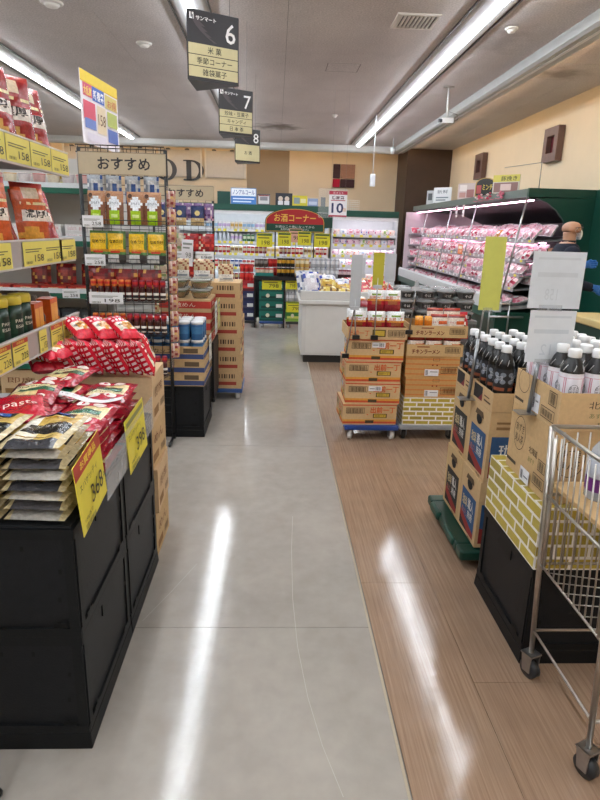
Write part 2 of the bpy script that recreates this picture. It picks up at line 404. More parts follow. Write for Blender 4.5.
dome('smoke_detector', 'small white smoke detector beside the right light line', 2.22, 6.41, .06)
dome('ceiling_speaker', 'small pale disc on the ceiling beyond the water stain', .98, 11.26, .05, 'detector')
o = MB().box(-.2, .2, -.2, .2, -.004, -.0003, '#b5aeac')
Pan(o, (-.2, -.2, -.004), (1, 0, 0), (0, 1, 0), (0, 0, -1), .4, .4, mi=1).frame(0, 0, 1, 1, .012, '#8f8886')
tag(o.build('ceiling_hatch', ['ceil', 'wall'], loc=(.78, 8.1, 3.4)), 'square grey access hatch flush in the ceiling', 'hatch')
# security camera on its pole
t = thing('security_camera', 'small silver security camera hanging from a ceiling pole', 'camera', (2.31, 8.9, 3.4))
MB().lathe([(.02, -.012), (.075, -.01), (.075, 0)], 16, cols='#b9b6b2').build('ceiling_plate', 'chrome', t)
MB().tube([(0, 0, -.01), (.01, 0, -.37)], .014, '#c9c7c4', 10).build('pole', 'steel', t)
mb = MB(); mb.box(-.055, .10, -.03, .03, -.45, -.385, '#d4d2cf'); mb.build('body', 'steel', t)
mb = MB(); mb.lathe([(.022, 0), (.026, .05)], 12, cols='#26242a'); mb.xf(Matrix.Translation((-.055, 0, -.42)) @ Matrix.Rotation(-PI/2, 4, 'Y')); mb.build('lens', 'plastic', t)
MB().tube([(.10, 0, -.42), (.16, 0, -.40), (.15, 0, -.34), (.02, 0, -.30)], .004, '#8b8884').build('cable', 'plastic', t)
t = thing('hanging_sensor', 'white box hanging on a thin cord before the back wall', 'sensor', (1.66, 11.0, 3.4))
MB().tube([(0, 0, 0), (0, 0, -.96)], .009, '#dfe3e6').build('cord', 'plastic', t)
bevel(MB().box(-.045, .045, -.03, .03, -1.16, -.96, '#e8eef4').build('body', 'plastic', t), .01)
t = thing('dome_camera', 'small pale dome camera by the brown pillar', 'camera', (2.45, 13.6, 3.4))
MB().tube([(0, 0, 0), (0, 0, -.2)], .012, '#c9cdd0').build('stem', 'steel', t)
MB().lathe([(.005, -.33), (.04, -.31), (.055, -.26), (.055, -.2)], 14, cols='#c4c9cc').build('dome', 'plastic', t)

# aisle signs: triangular hanging prisms
def aisle_sign(x, y, num, rows, lab, z0_=2.42):
    W = .365; hh = .41; R3 = W*math.sqrt(3)/2
    t = thing('aisle_sign', lab, 'hanging sign', (x, y, z0_), math.radians(28), 'hanging aisle signs')
    tri = [(-W/2, 0), (W/2, 0), (0, R3)]
    MB().prism(tri, 0, hh, '#232126').build('sign_body', 'plastic', t)
    mb = MB(); p = Pan(mb, (-W/2, 0, 0), (1, 0, 0), (0, 0, 1), (0, -1, 0), W, hh)
    for k in range(6):
        a = k/6; p.poly([(.08+.5*a*a+.1*a, .92-.35*(1-a)*0-.42*a), (.08+.5*(a+.17)**2+.1*(a+.17), .92-.42*(a+.167)), (.30+.38*(a+.17)**2, .92-.42*(a+.167)), (.22+.42*a*a, .92-.42*a)], '#4a4246')
    n = len(rows); h0 = .04
    for i, tx in enumerate(rows):
        z1 = .53-(.53-h0)/n*i; z0 = .53-(.53-h0)/n*(i+1)+.012
        p.r(.025, z0, .975, z1, '#cfc69a'); p.t(tx, .52, (z0+z1)/2, .1 if n > 1 else .11, '#1c1a18', None, .009)
    p.r(.05, .86, .13, .95, '#f2f2f2'); p.r(.075, .88, .095, .95, '#232126'); p.r(.10, .86, .115, .92, '#232126')
    p.t('サンマート', .36, .885, .06, '#f4f4f4', .38, .02); p.t(num, .83, .74, .29, '#f6f6f6', None, .006)
    mb.build('print', 'paper', t)
    for k, a in enumerate((-.13, .13)): MB().tube([(a, .03, hh), (a, .03, 3.4-z0_)], .0015, '#777777', 4).build('wire', 'blackm', t)
aisle_sign(-.43, 4.45, '6', ['米 菓', '季節コーナー', '雑袋菓子'], 'dark hanging aisle sign with a large number six, nearest')
aisle_sign(-.41, 6.45, '7', ['珍味・豆菓子', 'キャンディ', '日 本 茶'], 'dark hanging aisle sign with number seven, middle of three', 2.375)
aisle_sign(-.39, 8.5, '8', ['お 酒'], 'dark hanging aisle sign with number eight, farthest and lowest', 2.32)

# wall decorations
for (y0, y1, lab) in ((9.27, 9.76, 'square taupe frame with deep red centre, nearer on the right wall'), (12.58, 13.08, 'square taupe frame with deep red centre, farther, above the meat case')):
    t = thing('wall_frame', lab, 'wall decoration', (4.165, (y0+y1)/2, 2.81), group='framed decorations on the right wall'); a = .24; c = .12
    mb = MB(); d0, d1 = -.10, -.002
    for (p, q, r_, s_) in ((-a, a, -a, -c), (-a, a, c, a), (-a, -c, -c, c), (c, a, -c, c)): mb.box(d0, d1, p, q, r_, s_, '#6a5049')
    mb.build('frame', 'wood', t)
    MB().box(-.03, -.005, -c, c, -c, c, '#5d0f1c').build('inset', 'cloth', t)
t = thing('wall_art', 'four colour block panels mounted on the beige back wall', 'wall art', (1.722, 16.395, 2.834))
for nm, (a, b_, c, d), col in (('panel', (-.28, -.10, -.06, .28), '#4a3438'), ('panel', (-.085, .28, -.06, .28), '#a9806c'), ('panel', (-.28, -.10, -.28, -.08), '#b01838'), ('panel', (-.085, .28, -.28, -.08), '#4b3034')):
    bevel(MB().box(a, b_, -.05, 0, c, d, col).build(nm, 'cloth', t), .004)
# dark serif letters standing on the wall
def ell(rx, rz, n=28, a0=0, a1=2*PI): return [(rx*math.cos(a0+(a1-a0)*k/n), rz*math.sin(a0+(a1-a0)*k/n)) for k in range(n+1)]
def letter(ch, x, lab):
    mb = MB(); col = '#3a3a3c'; y0, y1 = -.05, 0; hz = .225
    if ch == 'O':
        o_ = ell(.25, hz+.01); i_ = ell(.145, hz-.025)
        for k in range(28):
            mb.prism([o_[k], o_[k+1], i_[k+1], i_[k]], y0, y1, col, ax='y')
    elif ch == 'D':
        o_ = [(a-.06, b) for a, b in ell(.29, hz, 16, -PI/2, PI/2)]; i_ = [(a-.06, b) for a, b in ell(.175, hz-.035, 16, -PI/2, PI/2)]
        for k in range(16): mb.prism([o_[k], o_[k+1], i_[k+1], i_[k]], y0, y1, col, ax='y')
        mb.box(-.17, -.06, y0, y1, -hz, hz, col); mb.box(-.24, -.06, y0, y1, -hz, -hz+.03, col); mb.box(-.24, -.06, y0, y1, hz-.03, hz, col)
    else:
        mb.box(-.12, -.02, y0, y1, -hz, hz, col); mb.box(-.2, .06, y0, y1, -hz, -hz+.03, col); mb.box(-.2, .2, y0, y1, hz-.035, hz, col)
        mb.box(.17, .2, y0, y1, hz-.14, hz, col); mb.box(-.02, .12, y0, y1, -.02, .02, col); mb.box(.1, .13, y0, y1, -.07, .07, col)
    tag(mb.build('wall_letter', 'plastic', loc=(x*1.0927, 16.39, 2.85), scale=(1.09, 1, 1.09)), lab, 'letter', 'large letters on the back wall')
letter('F', -3.72, 'dark raised letter F, first of the word on the back wall')
letter('O', -3.17, 'dark raised letter O following the letter F')
letter('O', -2.57, 'dark raised letter O standing just before the letter D')
letter('D', -1.93, 'dark raised letter D ending the word on the back wall')
for i, (a, b_) in enumerate(((-1.66, -.74), (-2.72, -1.76), (-3.8, -2.82), (-4.9, -3.9))):
    t = thing('wall_board', ['blank white framed board nearest the taupe wall panel', 'blank white framed board behind the letter D', 'blank white framed board behind the two letters O', 'blank white framed board behind the letter F'][i], 'board', ((a+b_)/2*1.09, 16.33, 3.02), group='white boards along the back wall'); q = (b_-a)/2*1.09
    MB().box(-q, q, .03, .045, -.31, .31, '#cfcac0').build('board', 'plastic', t)
    for s in (-1, 1): MB().box(s*q-.02, s*q+.02, .0, .05, -.33, .36, '#e6e0d4').build('frame_post', 'steel', t)
    MB().box(-q, q, .015, .03, -.335, -.315, '#bdb6aa').build('frame_rail', 'steel', t)
    for k in (-.55, .35):
        mb = MB(); mb.box(k*q-.05, k*q+.05, -.1, -.02, .30, .325, '#4b463f'); mb.box(k*q-.01, k*q+.01, -.05, .05, .32, .34, '#4b463f'); mb.build('spotlight', 'steel', t)

# ------------------------------------------------------------------ shared print and product makers
def bands(*bs):
    def f(u, v):
        for lim, c in bs:
            if v < lim: return c
        return bs[-1][1]
    return f
def checker(c1, c2, n, m):
    return lambda u, v: c1 if (int(u*n)+int(v*m)) % 2 == 0 else c2
def patches(base, seed, cols, n=8, m=8, p=.5):
    r = random.Random(seed); g = [[(r.choice(cols) if r.random() < p else base) for _ in range(n)] for _ in range(m)]
    return lambda u, v: g[min(m-1, int(v*m))][min(n-1, int(u*n))]
def box_mesh(w, d, h, col, fn=None, mt='card', name='carton'):
    """a carton standing on z=0, centred on x, its -y face at y=0"""
    mb = MB(); mb.box(-w/2, w/2, 0, d, 0, h, col)
    if fn: fn(lambda f: face(mb, f, -w/2, w/2, 0, d, 0, h))
    return mb.mesh(name, mt)
def price_card(w, h, body, head, price, name='price_card', lines=True, t=.0015):
    mb = MB(); mb.box(-w/2, w/2, 0, t, 0, h, body); p = face(mb, '-y', -w/2, w/2, 0, t, 0, h)
    if head: p.r(0, .8, 1, 1, head); p.t('お買得品', .5, .9, .11, '#f4e35a', .5)
    if lines: p.r(.08, .66, .85, .70, '#54502e'); p.r(.08, .56, .7, .60, '#54502e'); p.bars(.08, .08, .35, .2, 8, '#54502e')
    if price: p.t(price, .68, .3, .3, '#2b2a1c', .45)
    return mb.mesh(name, 'paper')
YEL = '#e4d868'
CARD = {k: price_card(*v) for k, v in {
    'wide': (.20, .085, YEL, None, '158'), 'redtop': (.13, .085, YEL, '#b5412f', '228'), 'small': (.075, .085, YEL, None, '158'),
    'big': (.14, .10, '#e2d83c', None, '198'), 'white': (.13, .07, '#e9e9ea', None, '258'), 'whitewide': (.22, .075, '#ebebec', None, '198'),
    'chip': (.055, .045, '#e8dc4e', None, None, 'price_tag', False), 'chipw': (.05, .045, '#e8e8ea', None, None, 'price_tag', False)}.items()}

def tin(r, h, body, lid, band=None, n=12, lidh=.02):
    """straight tin: body and lid as parts"""
    a = MB().lathe([(r*.96, 0), (r, .004), (r, h*.33), (r, h*.72), (r, h-lidh)], n, cols=[body, body, band or body, body]).mesh('body', 'pack')
    b = MB().lathe([(r*1.02, h-lidh), (r*1.03, h-.004), (r*.96, h), (.001, h)], n, cols=lid).mesh('lid', 'plastic')
    return [('body', a), ('lid', b)]
def can(r, h, c1, c2, n=10):
    return MB().lathe([(r*.85, 0), (r, .008), (r, h*.35), (r, h*.7), (r, h-.012), (r*.85, h)], n, cols=[c1, c1, c2, c1, '#c9c9cc']).mesh('can', 'pack')
def spice_bottle(cap, seed):
    a = MB().lathe([(.013, 0), (.0155, .004), (.0155, .075), (.012, .085)], 10, cols=['#3a1512', '#e8e2dc' if seed else '#3a1512', '#5a1a14']).mesh('body', 'pack')
    q = MB(); q.lathe([(.0155, .012), (.0162, .014), (.0162, .048), (.0155, .05)], 10, cols='#e6ddd2'); q.lathe([(.0163, .02), (.0166, .022), (.0166, .034), (.0163, .036)], 10, cols='#2a1a18', caps=False)
    c = MB(); c.lathe([(.015, .085), (.0165, .088), (.0165, .118), (.014, .122)], 10, cols=cap); c.lathe([(.0166, .098), (.0168, .1), (.0168, .11), (.0166, .112)], 10, cols='#c02822', caps=False)
    return [('body', a), ('label', q.mesh('label', 'paper')), ('cap', c.mesh('cap', 'plastic'))]

# ------------------------------------------------------------------ left foreground: end shelf facing the aisle
RAILS = []
def gondola_rail(t, x, y0, y1, z0, z1, col='#a9a4a2'):
    mb = MB(); mb.box(x-.012, x, y0, y1, z0, z1, col); mb.box(x, x+.004, y0, y1, z1-.006, z1, '#c6c2c0'); mb.box(x, x+.004, y0, y1, z0, z0+.006, '#c6c2c0')
    o = mb.build('price_rail', 'plastic', t); RAILS.append((z0, o)); return o
ec = thing('end_shelf', 'end shelf with yellow price strips beside the pasta crates', 'shelf', (-.90, 2.36, 0))
for z in (1.74, 1.39, 1.055): MB().box(-.42, -.012, -.46, .44, z-.03, z, '#77726e').build('shelf_board', 'steel', ec)
MB().box(-.42, 0, -.46, .44, 0, .14, '#4f4c4a').build('base', 'steel', ec)
MB().box(-.44, -.42, -.46, .44, 0, 2.0, '#8d8884').build('back_panel', 'steel', ec)
for z0, z1 in ((1.685, 1.785), (1.335, 1.435), (1.005, 1.105)): gondola_rail(ec, 0, -.46, .44, z0, z1)
for s in (-.46, .42): MB().box(-.44, -.40, s, s+.02, 0, 2.0, '#5c5855').build('upright', 'steel', ec)
def rail_tag(t, kind, y, z, w=None):
    o = ob('price_tag', CARD[kind], min(RAILS, key=lambda r: abs(r[0]-z))[1], (.0055, y, z), (0, 0, PI/2)); return o
# labels are strips of card: wide yellow ones on the two upper rails, single cards on the lower one
for y in (-.30, -.09, .12, .33): rail_tag(ec, 'wide', y, 1.692)
for y in (-.33, -.03, .17, .345): rail_tag(ec, 'wide', y, 1.342)
rail_tag(ec, 'redtop', -.235, 1.012); rail_tag(ec, 'small', -.02, 1.012); rail_tag(ec, 'redtop', .13, 1.012); rail_tag(ec, 'redtop', .275, 1.012); rail_tag(ec, 'redtop', -.38, 1.012)

def pasta_sauce(seed, base='#8e1d1e', mid='#d9cfc4', food='#c99a55'):
    def f(u, v):
        if v > .93: return '#a83a34'
        if .45 < v < .62 and .12 < u < .9: return mid
        if ((u-.35)/.3)**2+((v-.2)/.17)**2 < 1: return food
        if v > .72 and .2 < u < .7: return '#c9b59a'
        return base
    def pr(p): p.t('濃厚', .5, .53, .13, '#2b1a18', .6, .02); p.r(.1, .66, .9, .7, '#e6d3a0')
    return pillow(.16, .235, .05, f, lambda u, v: base, 9, 12, .006, seed, prints=pr).mesh('sauce_pouch', 'film')
SA = [pasta_sauce(i) for i in range(3)]
SB = [pasta_sauce(5, '#c4521f', '#efe6dc', '#e2a03c'), pasta_sauce(6, '#a01f1c', '#e8d8c8', '#d8842c'), pasta_sauce(7, '#b3402a', '#caa06a', '#7c2a1c')]
def ecp(me, name, lab, cat, y, z, x=-.08, tilt=.12, rz=0, g=None): return place(me, name, lab, cat, (-.90+x, y, z), (tilt, 0, PI/2+rz-.5), g, (1.2, 1.2, 1.2) if z > 1.6 else (1.08, 1.08, 1.08))
G = 'sauce pouches on the end shelf'
ecp(SA[0], 'sauce_pouch', 'dark red sauce pouch on the top shelf, nearest of the front row', 'pouch', 2.13, 1.742, -.09, -.15, g=G)
ecp(SA[1], 'sauce_pouch', 'dark red sauce pouch on the top shelf, second of the front row', 'pouch', 2.31, 1.742, -.075, -.15, .1, G)
ecp(SA[2], 'sauce_pouch', 'dark red sauce pouch on the top shelf, third of the front row', 'pouch', 2.49, 1.742, -.09, -.12, -.1, G)
ecp(SA[0], 'sauce_pouch', 'dark red sauce pouch on the top shelf, at the far end', 'pouch', 2.67, 1.742, -.085, -.2, .05, G)
for i in range(3): ecp(SA[(i+1) % 3], 'sauce_pouch', 'dark red sauce pouch in the back row of the top shelf, %s from near end' % nth(i), 'pouch', 2.2+.2*i, 1.742, -.24, -.1, 0, G)
ecp(SB[0], 'sauce_pouch', 'orange and green pouch on the middle shelf, nearest', 'pouch', 2.17, 1.392, -.07, -.1, 0, G)
ecp(SA[1], 'sauce_pouch', 'glossy dark red pouch slumped on the middle shelf', 'pouch', 2.34, 1.392, -.10, -.32, .25, G)
ecp(SB[0], 'sauce_pouch', 'upright orange pouch with white oval on the middle shelf', 'pouch', 2.53, 1.392, -.06, -.12, .1, G)
ecp(SB[1], 'sauce_pouch', 'red pouch leaning at the far end of the middle shelf', 'pouch', 2.69, 1.392, -.09, -.4, -.15, G)
ecp(SB[2], 'sauce_pouch', 'brown red pouch behind the upright orange pouch', 'pouch', 2.42, 1.392, -.22, -.15, 0, G)
ecp(SA[2], 'sauce_pouch', 'dark red pouch at the near end of the middle shelf, behind the orange one', 'pouch', 2.12, 1.392, -.24, -.1, 0, G)
ecp(SA[0], 'sauce_pouch', 'dark red pouch in the back row at the far end of the middle shelf', 'pouch', 2.60, 1.392, -.26, -.1, 0, G)
# grated cheese shakers with yellow lids
def shaker():
    a = MB(); a.lathe([(.036, 0), (.038, .004), (.038, .05), (.038, .10), (.038, .152)], 18, cols=['#123626', '#123626', '#1b4733', '#123626'])
    q = MB(); p = Pan(q, (-.03, -.0385, .02), (1, 0, 0), (0, 0, 1), (0, -1, 0), .06, .12, depth=lambda x, y: math.sqrt(max(0, .0385**2-(x-.03)**2))-.0385)
    p.rect(.012, .02, .048, .10, '#0b241a', 6, 3); p.text('PARM', .03, .075, .016, '#e7e2d2', .044); p.text('ESAN', .03, .055, .016, '#e7e2d2', .044); p.rect(.014, .012, .046, .02, '#b5462f', 6, 1)
    c = MB().lathe([(.039, .152), (.040, .156), (.040, .176), (.037, .182), (.001, .183)], 18, cols='#c9b63c')
    return [('body', a.mesh('body', 'pack')), ('label', q.mesh('label', 'paper')), ('lid', c.mesh('lid', 'plastic'))]
SH = shaker()
for i, (y, x) in enumerate(((2.225, -.06), (2.31, -.06), (2.28, -.15), (2.135, -.07))):
    place(SH, 'cheese_shaker', ['dark green cheese shaker second from the near end, front row', 'dark green cheese shaker beside the orange packs, front row', 'dark green cheese shaker standing behind the other shakers', 'dark green cheese shaker at the near end of the low shelf'][i], 'shaker', (-.90+x, y, 1.056), (0, 0, PI/2-.2), 'cheese shakers on the end shelf')
# display cartons with angled fronts, packs inside
def dcart(w, h, d):
    mb = MB(); mb.prism([(-w/2, 0), (w/2, 0), (w/2, h*.45), (w/2-.04, h), (-w/2, h)], 0, .004, '#958c82', ax='y'); mb.prism([(-w/2, 0), (w/2, 0), (w/2, h*.45), (w/2-.04, h), (-w/2, h)], d-.004, d, '#8a8178', ax='y')
    mb.box(-w/2, w/2, 0, d, 0, .004, '#6d665f'); mb.box(-w/2, -w/2+.004, .004, d-.004, .004, h, '#665f58'); mb.box(w/2-.004, w/2, .004, d-.004, .004, h*.3, '#d2641e'); return mb
for i, y in enumerate((2.38, 2.545)):
    place(dcart(.24, .15, .15).mesh('display_carton', 'card'), 'display_carton', ['grey display carton beside the cheese shakers', 'grey display carton at the far end of the low shelf'][i], 'carton', (-1.07, y, 1.056), (0, 0, 0), 'grey display cartons')
op = box_mesh(.045, .06, .135, '#cf5a22', lambda f: (f('-y').r(.1, .2, .9, .85, '#e8a23a'), f('+x').r(.1, .3, .9, .8, '#e2b04c')), 'pack', 'sauce_box')
for i, (y, x) in enumerate(((2.39, .105), (2.445, .1), (2.56, .105), (2.61, .1))):
    place(op, 'sauce_box', ['slim orange sauce box, first before the near display carton', 'slim orange sauce box, second before the near display carton', 'slim orange sauce box, first before the far display carton', 'slim orange sauce box, second before the far display carton'][i], 'box', (-1.03+x-.004, y, 1.0565), (0, 0, PI/2), 'orange sauce boxes')
sv = pillow(.2, .15, .05, patches('#c9c4c0', 3, ['#8d8782', '#e8e6e4', '#b59a5a', '#6f5a3c'], 9, 7, .7), None, 9, 7, .012, 4).mesh('snack_bag', 'film')
place(sv, 'snack_bag', 'crumpled silver snack bag lying above the cheese shakers', 'bag', (-1.13, 2.13, 1.06), (-.25, 0, PI/2), None)

# ------------------------------------------------------------------ stacked black crates with pasta on top
def crate(w, d, h):
    """open folding crate: floor + four side walls + ribs, slots and handle; origin at base centre"""
    mb = MB(); x, y = w/2, d/2; c = '#101214'; c2 = '#16181b'
    mb.tray(-x, x, -y, y, 0, h, c2, .012, '#101213', tz=.004)
    # corner posts and rims stand proud of the recessed panels
    for sx in (-1, 1):
        for sy in (-1, 1): mb.box(min(sx*x, sx*(x-.028))-(.003 if sx < 0 else -.003)*0, max(sx*x, sx*(x-.028)), sy*y-.003 if sy > 0 else -y-.003, sy*y+.003 if sy > 0 else -y+.003, 0, h, c)
    for z0, z1 in ((0, .025), (h-.03, h)):
        mb.box(-x-.003, x+.003, -y-.004, -y+.004, z0, z1, c); mb.box(-x-.003, x+.003, y-.004, y+.004, z0, z1, c)
        mb.box(-x-.004, -x+.004, -y, y, z0, z1, c); mb.box(x-.004, x+.004, -y, y, z0, z1, c)
    for s in (-1, 1):
        for e in (-1, 1): mb.box(s*x-.004, s*x+.004, e*(y-.02)-.014, e*(y-.02)+.014, .025, h-.03, c)
        mb.box(s*x-.003, s*x+.003, -.06, .06, h-.075, h-.03, c)
    c = '#050506'
    for f in ('-y', '-x', '+x'):
        p = face(mb, f, -w/2-.004, w/2+.004, -d/2-.004, d/2+.004, 0, h)
        for (a, b_) in ((.12, .62), (.14, .36), (.16, .12), (.88, .62), (.86, .36), (.84, .12), (.62, .83), (.38, .83)): p.r(a-.012, b_-.02, a+.012, b_+.025, c)
        p.r(.80, .09, .90, .13, c); p.r(.1, .085, .2, .12, c)
    return mb.mesh('folding_crate', 'blackp')
CR = {}
def put_crate(x, y, z, w, d, h, lab, g):
    k = (w, d, h)
    if k not in CR: CR[k] = crate(*k)
    return place(CR[k], 'folding_crate', lab, 'crate', (x, y, z), (0, 0, 0), g)
def crate_base(x, y, w, d, lab, h=.055):
    mb = MB(); mb.box(-w/2, w/2, -d/2, d/2, 0, h, '#0c0e10', tz=-.004, ty=-.004)
    return tag(bevel(mb.build('crate_plinth', 'blackp', loc=(x, y, 0)), .004), lab, 'plinth', 'black plinths under the crates')
XA, XB = -.89, -.52; xm = (XA+XB)/2
for i, y in enumerate((1.71, 2.235)):
    n = ['nearest', 'farther'][i]
    crate_base(xm, y, .366, .518, 'low black plinth under the %s pasta crates' % n)
    put_crate(xm, y, .056, .356, .508, .33, 'black folding crate at the bottom of the %s pasta stack' % n, 'black crates under the pasta')
    put_crate(xm, y, .387, .356, .508, .33, 'black folding crate on top of the %s pasta stack' % n, 'black crates under the pasta')
    # a flat board closes each upper crate and carries the bags
    tag(MB().box(-.172, .172, -.248, .248, 0, .006, '#232527').build('display_board', 'blackp', loc=(xm, y, .7175)), 'thin black lid board under the %s bags of pasta' % ['black and gold', 'red and green'][i], 'board', 'crate lids')

def flat_bag(w, l, t, col, seed, pr=None, nu=10, nv=14, wr=.004):
    """bag lying flat: width on x, length on y, origin at base centre"""
    b = pillow(w, l, t, col, None, nu, nv, wr, seed, prints=pr)
    b.xf(Matrix.Translation((0, -l/2, t/2)) @ Matrix.Rotation(-PI/2, 4, 'X')); return b      # front (-y) turns up
def spag_white(seed):
    def f(u, v):
        if u < .06 or u > .94: return '#c4b48c'
        if v > .78: return '#1b1a1c' if u < .8 else '#c4a256'
        if .60 < v <= .78: return '#c0a055' if u > .25 else '#e8e3d4'
        if .25 < v <= .60: return '#17181b' if .15 < u < .9 else '#d9d2c2'
        if v <= .12: return ('#3a3a3e', '#a8a49c', '#57565a', '#c4beb2')[seed]
        return '#e6dcc2' if u < .5 else '#c9ab63'
    def pr(p): p.t('スパゲッティ', .5, .45, .07, '#e9e6dd', .6); p.r(.3, .82, .7, .9, '#2d4f8c'); p.r(.35, .72, .75, .745, '#a8791f'); p.r(.2, .18, .8, .2, '#8c6a1c')
    return flat_bag(.165, .275, .032, f, seed, pr, wr=.008).mesh('spaghetti_bag', 'film')
SW = [spag_white(i) for i in range(4)]
for c, x in enumerate((-.792, -.622)):
    for k in range(8):
        place(SW[(k+c) % 4], 'spaghetti_bag', 'black and gold spaghetti bag, %s up in the pile %s' % (nth(k), 'beside the yellow price card' if c else 'farthest from the aisle'), 'bag',
              (x+rnd.uniform(-.006, .006), 1.605+rnd.uniform(-.012, .01), .727+.0285*k), (rnd.uniform(-.03, .03), rnd.uniform(-.03, .03), rnd.uniform(-.06, .06)), 'black and gold spaghetti bags')
def spag_red(seed, kind):
    def f(u, v):
        if u < .06 or u > .94: return '#9c1628'
        if kind == 0:
            if .42 < v < .58: return '#0e5c40' if u > .2 else '#e3d2a0'
            if .58 <= v < .70: return '#e6d7a8'
            if .30 < v <= .42: return '#d9c48c' if u < .6 else '#a8182c'
            return '#b3182e' if v < .9 else '#c7283c'
        if v < .18 or v > .86: return '#b81a30'
        return '#a91428' if u < .75 else '#c43044'
    def pr(p):
        if kind == 0:
            for v in (.2, .8): p.disc(.35, v, .022, '#eadfd8'); p.disc(.68, v, .022, '#eadfd8')
            p.t('SPAGHETTI', .5, .64, .05, '#5a2318', .7)
        else: p.t('pasta', .5, .5, .16, '#f0d9d6', .6)
    return flat_bag(.17, .27, .034, f, seed+20, pr, wr=.006).mesh('pasta_bag', 'film')
SRr = [spag_red(0, 0), spag_red(1, 0), spag_red(2, 1)]
for j, y in enumerate((1.885, 2.165)):
    for c, x in enumerate((-.79, -.615)):
        for k in range(6):
            m_ = SRr[2] if (c == 0 and k == 5 and j == 0) else SRr[(k+j) % 2]
            place(m_, 'pasta_bag', 'red and green pasta bag, %s up in the %s pile on the %s side' % (nth(k), ['nearer', 'farther'][j], ['shelf', 'aisle'][c]), 'bag',
                  (x+rnd.uniform(-.006, .006), y+rnd.uniform(-.008, .008), .727+.030*k), (rnd.uniform(-.03, .03), rnd.uniform(-.03, .03), PI+rnd.uniform(-.05, .05)), 'red pasta bags on the crates')
for k, (x, y, z, a) in enumerate(((-.80, 1.86, .908, .4), (-.83, 2.05, .906, .15), (-.80, 2.30, .906, -.1))):
    place(SRr[2 if k == 0 else 0], 'pasta_bag', ['plain red pasta bag tossed askew beside the black and gold piles', 'red and green pasta bag lying askew under the low price rail', 'red and green pasta bag lying near the checked noodle packs'][k], 'bag', (x, y, z), (.04, -.03, a), 'red pasta bags on the crates')
# printed strip lying across the red bags
mb = MB(); mb.grid(lambda a, b_: (-.80+.27*a, 2.02+.045*b_+.012*math.sin(7*a), .915+.012*math.sin(5*a+1)), 14, 1, '#e9e6e6')
p = Pan(mb, (-.80, 2.02, .918), (1, 0, 0), (0, 1, 0), (0, 0, 1), .27, .045, depth=lambda x, y: .012*math.sin(5*x/.27+1))
p.text('スパゲッティ お買得', .135, .03, .02, '#4a3f42', .22); tag(mb.build('printed_strip', 'paper'), 'white printed paper strip lying across the red pasta bags', 'paper strip')
# clear guard along the crate edge and the two yellow price cards on it
tag(MB().box(-.5165, -.5135, 1.75, 2.47, .66, .80, '#d8d8d8').build('acrylic_guard', 'acryl'), 'clear plastic guard along the aisle edge of the pasta crates', 'guard')
def big_card(name, price, head, w, h, lab, loc, rot):
    mb = MB(); mb.box(-w/2, w/2, 0, .002, 0, h, '#e0d243'); p = face(mb, '-y', -w/2, w/2, 0, .002, 0, h)
    if head: p.r(0, .78, 1, 1, '#b23a2a'); p.t('お買得品', .5, .89, .12, '#f0dc48', .6, .02)
    else: p.r(.06, .84, .94, .93, '#8d8f5a')
    p.t('スパゲッティ', .42, .62, .11, '#4c4a26', .66); p.t('100g当り', .25, .16, .07, '#4c4a26', .3); p.bars(.1, .03, .45, .1, 12, '#4c4a26')
    p.t(price, .62, .36, .26, '#26240f', .46); p.t('円', .92, .33, .1, '#26240f')
    tag(mb.build(name, 'paper', loc=loc, rot=rot), lab, 'price card', 'yellow price cards on the pasta crates')
big_card('price_card', '368', True, .26, .205, 'yellow price card reading three hundred sixty-eight by the pasta', (-.505, 1.60, .695), (-.06, math.radians(-4), PI/2+.03))
big_card('price_card', '398', False, .29, .20, 'yellow price card farther along the pasta crates, without red header', (-.505, 2.16, .64), (-.06, math.radians(-2), PI/2))

# cartons beyond the crates with checked noodle packs piled on them
def kraft(f, txt, c2='#7a4a2a'):
    for s in ('-y', '+x'):
        p = f(s); p.r(.08, .12, .45, .3, '#8f6a3f'); p.bars(.6, .15, .9, .3, 9, '#4b3522'); p.t(txt, .45, .62, .22, c2, .6)
KB = [box_mesh(.36, .31, .215, '#c6a678', lambda f: kraft(f, 'めん'), 'card'), box_mesh(.36, .31, .215, '#cfb088', lambda f: kraft(f, '即席'), 'card')]
for k in range(4): place(KB[k % 2], 'carton', 'brown noodle carton, %s up in the column beyond the pasta crates' % nth(k), 'carton', (-.71+(.0, .012, -.006, .004)[k], 2.53+(.0, .01, .0, .006)[k], .216*k+.001), (0, 0, (.0, .03, -.02, .02)[k]), 'noodle cartons beyond the crates')
def noodle_brick(seed):
    r = random.Random(seed)
    def f(u, v):
        if v < .14 or v > .88: return '#d63044'
        if .2 < v < .55 and .1 < u < .9: return '#e9dcc8' if (u-.5)**2/.1+(v-.4)**2/.04 > .6 else '#c98a3c'
        if v >= .55: return '#f1dadb' if (int(u*12) % 2 and int(v*14) % 2) else '#c41a30'
        return '#f3e3e2' if (int(u*12) % 2 and int(v*14) % 2) else '#cf2438'
    def b_(u, v): return '#f0d6d8' if (int(u*12) % 2 and int(v*14) % 2) else '#c8192f'
    return pillow(.10, .165, .062, f, b_, 12, 14, .004, seed, prints=lambda p: p.t('棒ラーメン', .5, .42, .12, '#3a2018', .7)).mesh('noodle_pack', 'film')
NB = [noodle_brick(i) for i in range(3)]
top = .866
n = 0
def nb(loc, rot, lab):
    global n
    place(NB[n % 3], 'noodle_pack', lab, 'noodle pack', loc, rot, 'red checked noodle packs'); n += 1
for i in range(7): nb((-.86+.055*i, 2.55+.01*(i % 2), top+.012), (-.45, 0, PI/2+.5+.05*(i % 3)), 'red checked noodle pack leaning in the front row, %s from the shelf' % nth(i))
for i in range(5): nb((-.80+.06*i, 2.72, top+.015), (-.4, 0, PI/2+.45), 'red checked noodle pack leaning in the back row, %s from the shelf' % nth(i))
